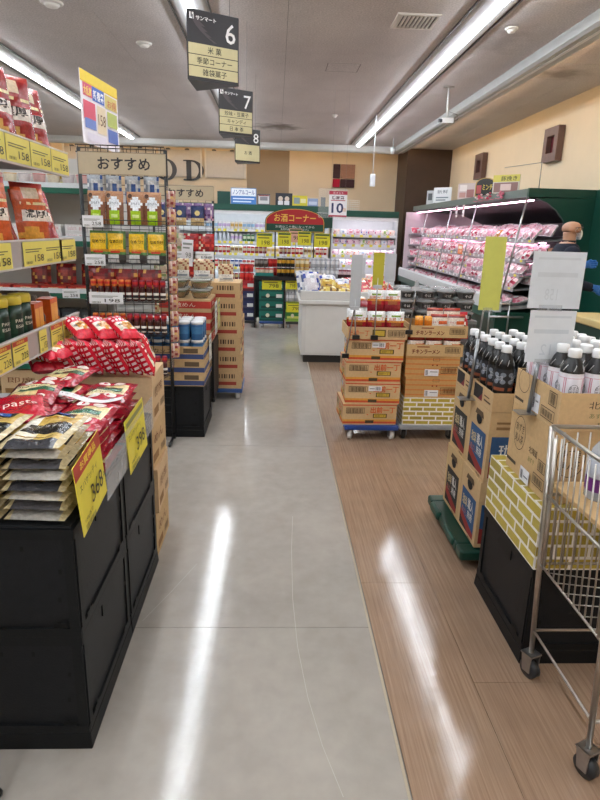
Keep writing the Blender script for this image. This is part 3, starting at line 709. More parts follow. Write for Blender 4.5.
for i in range(4): nb((-.93+.03*i, 2.42+.03*(i % 2), .915+.055*(i//2)), (-1.35, 0, .5+.3*i), ['red checked noodle pack lying at the bottom near the low rail, nearest the shelf', 'red checked noodle pack lying at the bottom near the low rail, nearest the aisle', 'red checked noodle pack lying on top near the low rail, nearest the shelf', 'red checked noodle pack lying on top near the low rail, nearest the aisle'][i])
for i in range(3): nb((-.79+.09*i, 2.56+.012*i, top+.16), (-1.15, .1, .85), 'red checked noodle pack on top of the pile, %s from the shelf' % nth(i))
# the stand whose leg shows at the lower corner of the view
t = thing('display_stand', 'thin black metal stand leg beside the nearest pasta crate', 'stand', (-.82, 1.30, 0))
for (x, y) in ((.09, 0), (-.25, 0), (.09, -.3), (-.25, -.3)):
    MB().tube([(x, y, .02), (x, y, .62)], .008, '#151515', 8).build('leg', 'blackm', t); MB().lathe([(.012, 0), (.014, .008), (.009, .02)], 10, (x, y, 0), '#0d0d0d').build('foot', 'plastic', t)
MB().box(-.26, .10, -.31, .01, .62, .635, '#1a1a1a').build('shelf', 'blackm', t)

# ------------------------------------------------------------------ cross shelf with green rails behind the rack
gs = thing('cross_shelf', 'long shelf with green price rails behind the black wire rack', 'shelf', (0, 4.72, 0))
SZ = (.14, .42, .72, .98, 1.37, 1.745)
for k, z in enumerate(SZ):
    MB().box(-5.2, -1.34, 0, .42, z-.03, z, '#b9b7b2').build('shelf_board', 'steel', gs)
    mb = MB(); mb.box(-5.2, -1.34, -.012, 0, z-.045, z-.005, '#0e5a46'); mb.box(-5.2, -1.34, -.010, 0, z-.005, z+.03, '#cfd4d6'); mb.build('price_rail', 'plastic', gs)
MB().box(-5.2, -1.34, .42, .46, 0, 1.98, '#b4b0aa').build('back_panel', 'steel', gs)
for x in (-1.36, -2.6, -3.9, -5.2): MB().box(x, x+.025, .36, .42, 0, 1.98, '#8d8a86').build('upright', 'steel', gs)
MB().box(-5.2, -1.34, 0, .4, 0, .11, '#4d4b49').build('base', 'steel', gs)
for (x, z) in ((-1.85, 1.70), (-1.56, .94), (-2.2, 1.33)): ob('price_tag', CARD['white'], gs, (x, -.014, z))
tp = box_mesh(.17, .14, .055, '#dedcda', lambda f: (f('-y').r(.05, .15, .95, .85, '#e8e6e6'), f('-y').t('お米', .75, .5, .5, '#b3203a', .3), f('-y').r(.1, .3, .5, .7, '#cf8f93')), 'pack', 'rice_tray')
for c in range(5):
    for k in range(2): place(tp, 'rice_tray', 'white and red rice pack on the green-railed shelf, %s column from the rack, %s' % (nth(c), ['lower', 'upper'][k]), 'pack', (-1.50-.2*c, 4.76, 1.371+.056*k), (0, 0, 0), 'white and red rice packs')
rt = box_mesh(.19, .14, .045, '#a02a24', lambda f: (f('-y').r(.05, .2, .95, .9, '#b8402f'), f('-y').r(.3, .3, .7, .7, '#e2c7a2')), 'pack', 'curry_tray')
for c in range(4): place(rt, 'curry_tray', 'flat red pack on the green-railed shelf, %s from the rack' % nth(c), 'pack', (-1.50-.21*c, 4.76, .981), (0, 0, 0), 'flat red packs')
rbag = pillow(.16, .2, .06, patches('#7d1a1c', 9, ['#a83228', '#d8a050', '#5a1214'], 7, 8, .4), None, 8, 8, .006, 9).mesh('snack_bag', 'film')
for c in range(3): place(rbag, 'snack_bag', 'dark red bag behind the flat red packs, %s from the rack' % nth(c), 'bag', (-1.48-.2*c, 4.98, .981), (-.12, 0, 0), 'dark red bags on the cross shelf')
cup = [MB().lathe([(.036, 0), (.046, .085), (.048, .09)], 14, cols=[a, b_]).lathe([(.049, .09), (.049, .094), (.001, .095)], 14, cols='#e9e4dc').mesh('snack_cup', 'pack') for a, b_ in (('#e2b8b4', '#c43c48'), ('#eadfc6', '#d29a30'), ('#e6dede', '#b8b0b4'))]
for c in range(9): place(cup[(c*2) % 3], 'snack_cup', 'small snack cup on the top green-railed shelf, %s from the rack' % nth(c), 'cup', (-1.44-.105*c, 4.79, 1.746), (0, 0, 0), 'snack cups on the cross shelf')
kbx = box_mesh(.12, .09, .13, '#20242a', lambda f: (f('-y').r(.1, .2, .9, .8, '#39434a'), f('-y').t('だし', .5, .5, .3, '#d9d3c4', .6)), 'pack', 'stock_box')
for c in range(4): place(kbx, 'stock_box', 'dark stock box low on the cross shelf, %s from the rack' % nth(c), 'box', (-1.46-.14*c, 4.76, .721), (0, 0, 0), 'dark stock boxes')
for c in range(3): place(KB[c % 2], 'carton', 'brown carton on the bottom of the cross shelf, %s from the rack' % nth(c), 'carton', (-1.6-.4*c, 4.745, .141), (0, 0, 0), 'cartons on the cross shelf')
yb = pillow(.11, .15, .05, patches('#d8b63a', 12, ['#e8d36a', '#c44a2c', '#f0e8d0'], 6, 7, .45), None, 7, 7, .004, 12).mesh('snack_bag', 'film')
place(yb, 'snack_bag', 'yellow bag with red cap topping the end of the shelf', 'bag', (-1.62, 4.84, 1.99-.245), (0, 0, 0))
# row behind it: the next shelf over, seen only past the racks
g2 = thing('cross_shelf', 'plain shelf row farther back behind the second wire rack', 'shelf', (0, 6.72, 0))
for z in (.14, .6, 1.05, 1.45): MB().box(-5.2, -1.1, 0, .4, z-.03, z, '#b9b7b2').build('shelf_board', 'steel', g2)
MB().box(-5.2, -1.1, .4, .44, 0, 1.85, '#b4b0aa').build('back_panel', 'steel', g2)
MB().box(-5.2, -1.1, 0, .4, 0, .11, '#4d4b49').build('base', 'steel', g2)

# ------------------------------------------------------------------ black wire racks with the recommendation board
def wire_rack(x0, x1, y, top, lab, tiers, txt, depth=.16, board=(1.79, 1.92), cells=9, foot=True):
    t = thing('wire_rack', lab, 'rack', ((x0+x1)/2, y, 0), group='black wire racks'); a = (x1-x0)/2; c = '#131314'
    for sx in (-1, 1):
        MB().tube([(sx*a, 0, .0), (sx*a, 0, top)], .0125, c, 8).build('post', 'blackm', t)
        MB().tube([(sx*a, -.2, .012), (sx*a, 0, .03)], .01, c, 6).build('foot', 'blackm', t)
    # back mesh: one welded grid
    mb = MB(); n = cells
    for i in range(1, n): xx = -a+2*a*i/n; mb.tube([(xx, -.002, .2), (xx, -.002, top)], .0022, c, 4)
    z = .2
    while z < top: mb.tube([(-a, -.006, z), (a, -.006, z)], .0022, c, 4); z += .055
    o = mb.build('back_mesh', 'blackm', t); o['kind'] = 'stuff'
    for z in tiers:       # wire baskets
        mb = MB()
        for yy, zz in ((-depth, z), (-depth, z+.03), (-depth*.5, z), (-.012, z)): mb.tube([(-a+.03, yy, zz), (a-.005, yy, zz)], .003, c, 4)
        for i in range(0, 13): xx = -a+.03+(2*a-.035)*i/12; mb.tube([(xx, -depth, z+.03), (xx, -depth, z), (xx, -.012, z)], .0018, c, 4)
        mb.build('basket', 'blackm', t)['kind'] = 'stuff'
    # top rail crown
    mb = MB()
    for zz in (top, top-.04):
        mb.tube([(-a+.03, -depth, zz), (a+.02, -depth, zz), (a, 0, zz), (-a, 0, zz)], .0035, c, 5, closed=True)
    for i in range(13): xx = -a+2*a*i/12; mb.tube([(xx, -depth, top), (xx, -depth, top-.04)], .002, c, 4)
    mb.build('top_rail', 'blackm', t)['kind'] = 'stuff'
    h0, h1 = -a*.965+.035, a*.965+.04; mb = MB(); mb.box(h0, h1, -depth-.012, -depth-.004, board[0], board[1], '#b8a88c'); p = face(mb, '-y', h0, h1, -depth-.012, -depth-.004, board[0], board[1])
    p.frame(0, 0, 1, 1, .004, '#a3937a'); p.t(txt, .52, .5, .56, '#28262a', .60, .02)
    mb.build('header_board', 'paper', t); return t
R1 = wire_rack(-1.27, -.72, 4.18, 1.96, 'black wire rack with a beige header board, nearest', (1.49, 1.25, 1.005, .785, .5), 'おすすめ')
def rk(kind, x, z): ob('price_tag', CARD[kind], R1, (x, -.168, z))
rk('white', -.165, 1.475); rk('white', -.165, 1.235); rk('whitewide', -.11, .99)
def dry_bag(seed):
    def f(u, v):
        if v > .9: return '#b98a68'
        if ((u-.5)/.34)**2+((v-.62)/.2)**2 < 1: return '#e9edf0'
        if v < .42 and .25 < u < .75: return '#9ac31e'
        if v < .16: return '#8a5a3c'
        return '#b07e5c' if v > .7 else '#7a4c34'
    def pr(p): p.t('おつまみ', .5, .63, .08, '#2b3a52', .5); p.r(.32, .2, .68, .3, '#d8e68a'); p.disc(.2, .86, .014, '#4a2c1c')
    return pillow(.115, .205, .035, f, lambda u, v: '#8a5a3c', 9, 12, .004, seed, prints=pr).mesh('snack_bag', 'film')
def yel_bag(seed):
    def f(u, v):
        if v > .92: return '#4c6b34'
        if .45 < v < .88: return '#e3b818' if (u < .85) else '#5d7a34'
        if v < .22: return '#d8d8d4' if u < .6 else '#3f3a38'
        return '#4d7a3c' if v < .34 else '#c98a24'
    def pr(p): p.t('なめたけ', .5, .66, .11, '#2a2410', .7, .02); p.r(.2, .3, .7, .36, '#c43a24')
    return pillow(.12, .20, .04, f, lambda u, v: '#4c6b34', 8, 12, .004, seed, prints=pr).mesh('snack_bag', 'film')
DB = [dry_bag(i) for i in range(2)]; YB = [yel_bag(i+5) for i in range(2)]
for i, x in enumerate((-1.195, -1.075, -.935, -.825)): place(DB[i % 2], 'snack_bag', 'brown snack bag with white oval and green panel, %s on the nearest rack' % nth(i), 'bag', (x*.965, 4.08, 1.494), (-.1, 0, rnd.uniform(-.08, .08)), 'brown snack bags on the rack')
for i, x in enumerate((-1.19, -1.075, -.935, -.805)): place(YB[i % 2], 'snack_bag', 'yellow and green snack bag, %s on the second tier of the rack' % nth(i), 'bag', (x*.965, 4.08, 1.254), (-.1, 0, rnd.uniform(-.08, .08)), 'yellow snack bags on the rack')
blu = pillow(.1, .17, .03, patches('#b9c2cc', 31, ['#3c5c9c', '#dfe3e8', '#8d98a8'], 6, 7, .5), None, 7, 7, .004, 3).mesh('snack_bag', 'film')
for i, x in enumerate((-1.17, -1.05, -.93, -.81)): place(blu, 'snack_bag', 'pale blue bag hung high under the header board, %s along' % nth(i), 'bag', (x, 4.15, 1.625), (0, 0, 0), 'pale bags hung on the rack')
for i, x in enumerate((-1.15, -1.0, -.84)): place(rbag, 'snack_bag', 'dark red bag behind the upper spice bottles, %s from the shelf side' % nth(i), 'bag', (x, 4.12, 1.01), (-.05, 0, 0), 'dark red bags on the rack')
obg = pillow(.11, .1, .03, patches('#6d3a20', 33, ['#c4622a', '#2c1a14', '#e0a24a'], 6, 5, .5), None, 7, 6, .004, 8).mesh('snack_bag', 'film')
for i, x in enumerate((-.96, -.83)): place(obg, 'snack_bag', 'small orange brown bag behind the lower bottles, %s' % ['nearer the middle', 'nearer the aisle'][i], 'bag', (x, 4.13, .79), (-.05, 0, 0), 'orange brown bags on the rack')
SPO = spice_bottle('#d2742c', 0); SPM = spice_bottle('#8a1f38', 0)
for r_, z in ((0, 1.009), (1, .789)):
    for i in range(11):
        o = i < (6 if r_ == 0 else 5)
        place(SPO if o else SPM, 'spice_bottle', 'spice bottle with %s cap, %s from the shelf side on the %s bottle tier' % ('orange' if o else 'maroon', nth(i), ['upper', 'lower'][r_]), 'bottle', (-1.19+.045*i, 4.045, z), (0, 0, 0), 'spice bottles on the rack', (1.12, 1.12, 1.12))
for i in range(3): place(SPM, 'spice_bottle', 'spice bottle with maroon cap on the lowest tier, %s from the aisle' % nth(i), 'bottle', (-.745-.046*i, 4.045, .504), (0, 0, 0), 'spice bottles on the rack', (1.12, 1.12, 1.12))
# poster standing on the rack
t = thing('poster', 'colourful yellow topped sale poster standing on the nearest rack', 'poster', (-1.20, 4.50, 1.975), math.radians(83))
mb = MB(); mb.box(-.31, .31, -.002, .002, .02, .45, '#ece7ee'); mb.build('sheet', 'paper', t)
mb = MB(); p = Pan(mb, (-.31, -.002, .02), (1, 0, 0), (0, 0, 1), (0, -1, 0), .62, .43)
p.r(0, .86, 1, 1, '#e6c93a').r(.0, .84, 1, .86, '#d8b020').r(.05, .66, .28, .84, '#d65a7a').r(.28, .64, .6, .84, '#3f6ac4').r(.62, .62, .97, .82, '#d8c878')
p.r(.04, .34, .34, .6, '#d6506a').r(.06, .22, .34, .36, '#6f86c8').r(.38, .2, .62, .6, '#e8d7b8').r(.66, .36, .95, .58, '#b8c46a').r(.66, .12, .95, .32, '#5c74bc').r(.1, .05, .6, .16, '#e2dcea')
p.t('大感謝', .16, .74, .13, '#f2e06a', .2, .02).t('新春祭', .44, .73, .14, '#ffffff', .28, .02).t('158', .5, .4, .16, '#6a3a1c', .2).t('お得', .8, .7, .12, '#c02a2a', .25)
mb.build('print', 'paper', t)
MB().tube([(-.2, .004, -.005), (-.2, .004, .3)], .004, '#2a2a2a').build('support', 'blackm', t)
# clip strip of small bags hanging on the rack's aisle side
t = thing('clip_strip', 'clear strip of small bags hanging on the side of the nearest rack', 'clip strip', (-.70, 4.12, 0))
MB().box(-.004, .0, -.05, .05, .55, 1.74, '#b9aca4').build('strip', 'acryl', t)
sb = pillow(.062, .10, .03, patches('#b88a7a', 41, ['#d8c2b8', '#8a3a3a', '#c8a468', '#7a5c7a'], 5, 6, .6), None, 6, 6, .004, 2).mesh('small_bag', 'film')
for k in range(10): ob('small_bag', sb, t, (.022, -.02, .62+.11*k), (0, 0, .5))

# ------------------------------------------------------------------ crate display with blue tins behind the rack
crate_base(-.74, 4.47, .47, .52, 'low black plinth under the crate of blue tins')
put_crate(-.74, 4.47, .056, .46, .508, .325, 'black folding crate under the trays of blue tins', 'black crate behind the rack')
def tin_tray(z, h, k):
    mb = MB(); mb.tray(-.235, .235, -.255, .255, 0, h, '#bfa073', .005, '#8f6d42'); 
    for f in ('-y', '+x'):
        p = face(mb, f, -.235, .235, -.255, .255, 0, h); p.r(0, .06, 1, .42, '#3a4874'); p.r(.7, .5, .92, .85, '#5c4a34'); p.t('カップ', .4, .68, .3, '#4a3a28', .3)
    return tag(mb.build('tin_tray', 'card', loc=(-.735+(.0, .004, -.003)[k], 4.475, z)), 'shallow blue banded carton tray, %s of the tin display' % ['bottom', 'middle', 'topmost'][k], 'carton', 'carton trays under the tins')
for k in range(3): tin_tray(.385+.097*k, .096, k)
TN = tin(.043, .13, '#2c5c8c', '#dfe0e2', '#3f78a8', 14)
for q in range(2):
    for i in range(5):
        for j in range(3): place(TN, 'blue_tin', 'blue tin with white lid, %s layer, %s row, %s from the aisle' % (['lower', 'upper'][q], ['front', 'second', 'third'][j], nth(4-i)), 'tin', (-.925+.093*i, 4.29+.1*j, (.584 if q == 0 else .716)), (0, 0, rnd.uniform(0, 6)), 'blue tins with white lids')
def hang_card(w, h, lab, loc, rot, col='#d9dcd6', price=None):
    mb = MB(); mb.box(-w/2, w/2, 0, .002, 0, h, col); p = face(mb, '-y', -w/2, w/2, 0, .002, 0, h)
    p.r(.1, .8, .9, .88, '#8d918c'); p.r(.1, .66, .7, .72, '#8d918c'); p.bars(.1, .08, .6, .2, 9, '#7b7f7a')
    p.t(price or '98', .6, .42, .2, '#6a6d69', .5); return tag(mb.build('price_card', 'paper', loc=loc, rot=rot), lab, 'price card', 'cards on the aisle display')
hang_card(.16, .2, 'white price card on the corner of the tin trays', (-.492, 4.6, .5), (0, 0, PI/2))
hang_card(.17, .26, 'white price card above the red noodle trays', (-.472, 4.88, .66), (0, 0, PI/2))
hang_card(.16, .24, 'pale yellow price card next to the white one', (-.468, 5.10, .68), (0, 0, PI/2), '#d8d48e')
# black wheeled board cart with red trays and noodle bowls
t = thing('display_cart', 'black panelled display cart on casters behind the tins', 'cart', (-.70, 4.96, 0))
MB().box(-.22, .21, -.19, .22, .11, .14, '#1a1b1d').build('deck', 'blackp', t)
bevel(MB().box(.195, .215, -.19, .22, .14, .60, '#1b1c1e').build('side_panel', 'blackp', t), .004); bevel(MB().box(-.22, -.20, -.19, .22, .14, .60, '#1b1c1e').build('side_panel', 'blackp', t), .004)
MB().box(-.2, .195, -.19, -.17, .14, .60, '#1b1c1e').build('front_panel', 'blackp', t)
def caster(t, x, y, z, r=.035, col='#141414', hub='#8a8a8a', rot=0, wcol=None):
    mb = MB(); mb.lathe([(r*.45, -.016), (r, -.013), (r, .013), (r*.45, .016)], 16, cols=wcol or col)
    mb.xf(Matrix.Translation((x, y, r)) @ Matrix.Rotation(rot, 4, 'Z') @ Matrix.Rotation(PI/2, 4, 'Y'))
    f = MB(); 
    for s in (-1, 1): f.prism([(-.016, r*.8), (.016, r*.8), (.022, z), (-.022, z)], s*.02-.002, s*.02+.002, hub, ax='x')
    f.box(-.024, .024, -.024, .024, z-.006, z, hub); f.xf(Matrix.Translation((x, y, 0)) @ Matrix.Rotation(rot, 4, 'Z')); mb.build('wheel', 'plastic', f.build('caster', 'chrome', t))
for (x, y) in ((.17, -.15), (.17, .18), (-.18, -.15), (-.18, .18)): caster(t, x, y, .109, .045)
mb = MB(); mb.box(-.19, .19, -.16, .21, .14, .595, '#a8442f'); 
tag(mb.build('carton', 'card', loc=(-.70, 4.96, .001)), 'red carton filling the black display cart', 'carton')
def rtray(f):
    for s in ('-y', '+x'):
        p = f(s); p.r(0, .15, 1, .8, '#b5362c'); p.t('激めん', .5, .48, .4, '#e6d8c4', .4)
RT = box_mesh(.40, .40, .085, '#c0a176', rtray, 'card')
for k in range(4): place(RT, 'carton', 'flat red banded noodle carton, %s up on the display cart' % nth(k), 'carton', (-.705+(.004, -.004, .006, 0)[k], 4.775, .602+.086*k), (0, 0, 0), 'red banded cartons')
def bowl():
    a = MB().lathe([(.055, 0), (.06, .004), (.078, .055), (.086, .058), (.086, .064)], 18, cols=['#8f8d7c', '#a8a492', '#bcb9ac', '#c9c8c0']).mesh('bowl', 'lid')
    f = MB().lathe([(.05, .006), (.07, .045), (.001, .05)], 14, cols=['#b07a3c', '#6f8a3c']).mesh('noodles', 'pack')
    l = MB().lathe([(.087, .064), (.087, .069), (.07, .074), (.001, .076)], 18, cols='#d4d6d2').mesh('lid', 'lid')
    return [('bowl', a), ('noodles', f), ('lid', l)]
BW = bowl()
for i in range(2):
    for k in range(2):
        for j in range(2): place(BW, 'noodle_bowl', 'clear noodle bowl on the red cartons, %s, %s, %s' % (['shelf side', 'aisle side'][i], ['front', 'back'][j], ['lower', 'upper'][k]), 'bowl', (-.775+.18*i, 4.87+.18*j, .947+.077*k), (0, 0, 0), 'clear noodle bowls')
wp = pillow(.13, .15, .04, lambda u, v: '#e3e0da' if v < .45 else ('#c8b08a' if (int(u*7)+int(v*9)) % 3 else '#8a4a34'), None, 8, 10, .004, 14, prints=lambda p: (p.r(.1, .1, .9, .2, '#8d9298'), p.t('うどん', .5, .33, .12, '#4a4c52', .6))).mesh('noodle_pack', 'film')
for i in range(2): place(wp, 'noodle_pack', 'white fronted noodle pack standing on the clear bowls, %s' % ['shelf side', 'aisle side'][i], 'noodle pack', (-.745+.165*i, 4.87, 1.101), (-.08, 0, .1*(i-.5)), 'noodle packs on the bowls')
# column of brown cartons on a blue dolly
def dolly(x, y, w, d, col, wheel, lab, h=.10, r=.035):
    t = thing('dolly', lab, 'dolly', (x, y, 0))
    mb = MB(); a, b_ = w/2, d/2
    for (p_, q, r_, s_) in ((-a, a, -b_, -b_+.07), (-a, a, b_-.07, b_), (-a, -a+.07, -b_+.07, b_-.07), (a-.07, a, -b_+.07, b_-.07), (-.04, .04, -b_+.07, b_-.07)): mb.box(p_, q, r_, s_, h-.035, h, col)
    bevel(mb.build('deck', 'plastic', t), .006)
    for sx in (-1, 1):
        for sy in (-1, 1): caster(t, sx*(a-.045), sy*(b_-.05), h-.035, r*.85, wheel, '#9a9a9a', .3*sx)
    return t
dolly(-.51, 5.45, .46, .46, '#234a86', '#cfcfcf', 'small blue dolly under the brown noodle cartons by the racks')
def tallbox(f):
    for s in ('-y', '+x'):
        p = f(s); p.r(.06, .55, .4, .9, '#6a4a2a'); p.r(.5, .2, .9, .4, '#9c3a2c'); p.t('麺', .24, .72, .25, '#e2c898'); p.bars(.55, .6, .9, .85, 7, '#4a3522'); p.r(.1, .1, .3, .3, '#3a4a74')
TB = box_mesh(.44, .42, .155, '#c5a478', tallbox, 'card')
for k in range(6): place(TB, 'carton', 'brown noodle carton with dark print, %s up on the blue dolly' % nth(k), 'carton', (-.51+(.0, .01, -.008, .006, .0, -.01)[k], 5.24, .101+.156*k), (0, 0, (.0, .02, -.02, .0, .02, 0)[k]), 'brown cartons on the blue dolly')
for i in range(2): place(wp, 'noodle_pack', 'pale noodle pack atop the brown carton column, %s' % ['shelf side', 'aisle side'][i], 'noodle pack', (-.6+.17*i, 5.34, 1.04), (-.1, 0, .1), 'packs on the carton column')

# ------------------------------------------------------------------ second rack with bags
R2 = wire_rack(-1.20, -.62, 6.2, 1.86, 'black wire rack with a beige header board, farther down the aisle', (1.50, 1.22, .95, .62), 'おすすめ', board=(1.73, 1.86), cells=8)
pur = pillow(.10, .16, .04, patches('#8a6a9c', 51, ['#c4a8c8', '#5a3a6a', '#d8a0b0', '#e6dce6'], 6, 8, .5), None, 7, 8, .004, 5).mesh('snack_bag', 'film')
nav = pillow(.13, .18, .04, lambda u, v: '#22305c' if v > .35 else '#c4a878', None, 7, 8, .004, 6, prints=lambda p: (p.disc(.5, .62, .025, '#d8c88a'), p.t('海苔', .5, .3, .12, '#f2ecd8', .4))).mesh('snack_bag', 'film')
red2 = [pillow(.15, .2, .05, patches(c, 60+i, cs, 6, 8, .45), None, 7, 8, .005, 7+i).mesh('snack_bag', 'film') for i, (c, cs) in enumerate((('#a81f22', ['#d84a3a', '#e8d8c0', '#7a1418']), ('#b8a48c', ['#d8d0b8', '#7a8a5a', '#a84a34']), ('#c8b080', ['#e8e0c8', '#5a7a4a', '#8a3a2a'])))]
for i in range(6): place(pur, 'snack_bag', 'purple snack bag on the top tier of the farther rack, %s from the shelf side' % nth(i), 'bag', (-1.14+.096*i, 6.15, 1.55), (-.05, 0, 0), 'purple bags on the farther rack')
for i in range(3): place(nav, 'snack_bag', 'navy bag below the purple bags, %s from the shelf side' % nth(i), 'bag', (-1.1+.17*i, 6.09, 1.503), (-.05, 0, 0), 'navy bags on the farther rack')
for r_, z in ((0, 1.225), (1, .955), (2, .625)):
    for i in range(4): place(red2[(i+r_+(1 if i == 0 and r_ == 0 else 0)) % 3 if not (r_ == 0 and i > 1) else 0], 'snack_bag', 'mixed snack bag on the %s tier of the farther rack, %s from the shelf side' % (['second', 'third', 'lowest'][r_], nth(i)), 'bag', (-1.13+.15*i, 6.11, z+.003), (-.08, 0, rnd.uniform(-.1, .1)), 'mixed bags on the farther rack')
for x in (-.16, .02, .2):
    ob('price_tag', CARD['whitewide'], R2, (x, -.17, 1.185)); ob('price_tag', CARD['white'], R2, (x, -.17, .90))
hang_card(.11, .25, 'tall white paper tag hanging before the farther rack', (-.86, 6.01, 1.12), (0, .05, 0), '#e6e3e6')

# ------------------------------------------------------------------ chilled cases along the back wall
def back_case(x0, x1, y0, depth, top, shelves, lab, band='#0d4a3c', tint='#f4f8ff', dk='#123f36'):
    t = thing('chilled_case', lab, 'display case', ((x0+x1)/2, y0, 0), group='chilled cases on the back wall'); a = (x1-x0)/2; rails = []
    MB().box(-a, a, 0, depth, 0, .22, dk).build('base', 'steel', t)
    MB().box(-a, a, depth-.05, depth, .22, top, '#d9dde0').build('back_panel', 'steel', t)
    for s in (-1, 1): MB().box(s*a-(.03 if s > 0 else 0), s*a+(.03 if s < 0 else 0), .02, depth-.05, .22, top, '#cfd4d6').build('side_panel', 'steel', t)
    MB().box(-a, a, 0, depth-.05, top-.02, top+.0, '#3b4a46').build('roof', 'steel', t)
    MB().box(-a, a, -.02, .02, top-.14, top, band).build('header_band', 'steel', t)
    mb = MB(); mb.box(-a+.03, a-.03, .0, .06, top-.22, top-.14, '#e9ecee'); mb.build('light_valance', 'steel', t)
    MB().box(-a+.05, a-.05, .065, .09, top-.20, top-.17, tint).build('light_strip', 'caseled', t)
    for k, z in enumerate(shelves):
        d0 = .04+.02*(len(shelves)-k)*0
        MB().box(-a+.03, a-.03, .05, depth-.05, z-.02, z, '#e2e5e7').build('shelf_board', 'steel', t)
        o_ = MB().box(-a+.03, a-.03, .035, .05, z-.05, z+.012, '#dfe3e6').build('price_rail', 'plastic', t); rails.append(o_)
        if k < len(shelves)-1 and k > 0: MB().box(-a+.05, a-.05, .055, .075, z-.034, z-.022, tint).build('light_strip', 'caseled', t)
    MB().box(-a, a, -.03, .05, .22, shelves[0]-.05, '#e4e8ea').build('front_lip', 'steel', t)
    return dict(rails=rails)
YF = 14.6
FS = (.28, .58, .90, 1.17, 1.445)
bcL = back_case(-3.9, 1.24, YF, .75, 2.01, FS, 'open chilled case of cans and bottles behind the drinks corner sign')
FR = (.355, .69, .92, 1.17, 1.39)
bcR = back_case(1.31, 2.87, YF, .58, 1.94, FR, 'open chilled case of pastel packs beside the brown pillar', tint='#fdf2fa')
# cans and bottles
CC = [can(.031, .12, c1, c2, 8) for c1, c2 in (('#d8d8dc', '#8fb8d8'), ('#e2d4c0', '#c8a45a'), ('#b01f24', '#d8c8b0'), ('#2a4a8c', '#d0d4dc'), ('#3f7a4c', '#d8e0c8'), ('#e6e6ea', '#c4b0d8'), ('#7a1c2c', '#b09a6a'), ('#d8cfa8', '#8c6a3c'))]
def small_bottle(c, cap):
    return MB().lathe([(.026, 0), (.03, .006), (.03, .10), (.012, .145), (.012, .165), (.015, .167), (.015, .182), (.001, .184)], 8, cols=[c, c, c, '#c8ccd0', '#c8ccd0', cap, cap]).mesh('drink_bottle', 'pack')
BB = [small_bottle(c, k) for c, k in (('#cfd8e2', '#5a88c8'), ('#d8e2c8', '#4a8a4a'), ('#e4d4d8', '#c8506a'), ('#b8c4d8', '#e8e8e8'))]
seqs = [[0, 3, 6, 2, 3, 0], [2, 6, 3, 2, 4, 6, 2], [6, 2, 7, 2, 6, 1], [1, 0, 5, 4, 0, 1, 7], [0, 5, 1]]
rn = ['lowest', 'second lowest', 'middle', 'second highest', 'highest']
for k, z in enumerate(FS):
    sp = .096; n_ = 30
    for i in range(n_):
        x = -1.60+sp*i
        if k in (0, 3) and (i // 6) % 2 == 0: me, nm, ct = BB[(i//3+k) % 4], 'drink_bottle', 'bottle'
        else: me, nm, ct = CC[(seqs[k][(i//3) % len(seqs[k])])], 'drink_can', 'can'
        place(me, nm, '%s on the %s shelf of the drinks case, %s from the racks' % ('small bottle' if ct == 'bottle' else 'drink can', rn[k], nth(i)), ct, (x, YF+.10, z+.001), (0, 0, 0), 'drinks in the back case', (1.38, 1.38, 1.5))
    for i in range(22): ob('price_tag', CARD['chipw' if (i*7+k*3) % 4 == 0 else 'chip'], bcL['rails'][k], (-.24+.125*i, .033, z-.045), scale=(1.3, 1, 1.25))
# pastel packs
def soft_pack(c, c2, seed, w=.15, h=.13):
    return pillow(w, h, .05, patches(c, seed, [c2, '#f0e8ea', '#e8d0d4'], 5, 5, .5), None, 6, 6, .004, seed).mesh('food_pack', 'film')
SP = [soft_pack('#e6d4dc', '#d88a9c', 71), soft_pack('#dfe6ec', '#9cb8d0', 72), soft_pack('#ead8d0', '#e0805a', 73), soft_pack('#e8e2d8', '#8ab05a', 74), soft_pack('#e4c8d8', '#c05a8a', 75), soft_pack('#d8d4e6', '#7a6ab0', 76)]
for k, z in enumerate(FR):
    for i in range(9):
        place(SP[(i*5+k*2+(i//3)) % 6], 'food_pack', 'pastel food pack on the %s shelf by the pillar case, %s from the drinks' % (rn[k], nth(i)), 'pack', (1.43+.165*i, YF+.12, z+.001), (-.1, 0, 0), 'pastel packs in the back case')
    for i in range(7): ob('price_tag', CARD['chip'], bcR['rails'][k], (-.70+.21*i+.03*(k % 2), .033, z-.045), scale=(1.3, 1, 1.25))
# boards standing on the cases
def stand_board(name, lab, cat, x, w_, z0, z1, col, y=YF+.12, fn=None, th=.02):
    mb = MB(); mb.box(-w_/2, w_/2, 0, th, 0, z1-z0, col); p = face(mb, '-y', -w_/2, w_/2, 0, th, 0, z1-z0)
    if fn: fn(p)
    return tag(mb.build(name, 'paper', loc=(x*1.09, y, 2.0105), scale=(1.09, 1, 1.09)), lab, cat, 'boards on the back cases')
stand_board('sign_board', 'blue and white sign board on the drinks case', 'sign', -.70, .54, 1.97, 2.30, '#e8eef6', fn=lambda p: (p.frame(0, 0, 1, 1, .012, '#4a86c8'), p.r(.02, .02, .98, .5, '#3f7cc8'), p.t('ノンアルコール', .5, .73, .28, '#1c4a9c', .86, .012), p.r(.08, .3, .92, .38, '#d8e8f8'), p.r(.08, .12, .8, .2, '#d8e8f8')))
stand_board('panel_box', 'dark green panel beside the blue sign on the drinks case', 'panel', -1.12, .27, 1.97, 2.22, '#0f4238', th=.1)
stand_board('notice_board', 'small white framed notice next to the blue sign', 'notice', -.27, .27, 1.97, 2.19, '#d8d8d8', fn=lambda p: (p.frame(0, 0, 1, 1, .02, '#5a5a5e'), p.r(.2, .4, .8, .75, '#8a8a90'), p.r(.1, .8, .9, .9, '#8c3a3a')))
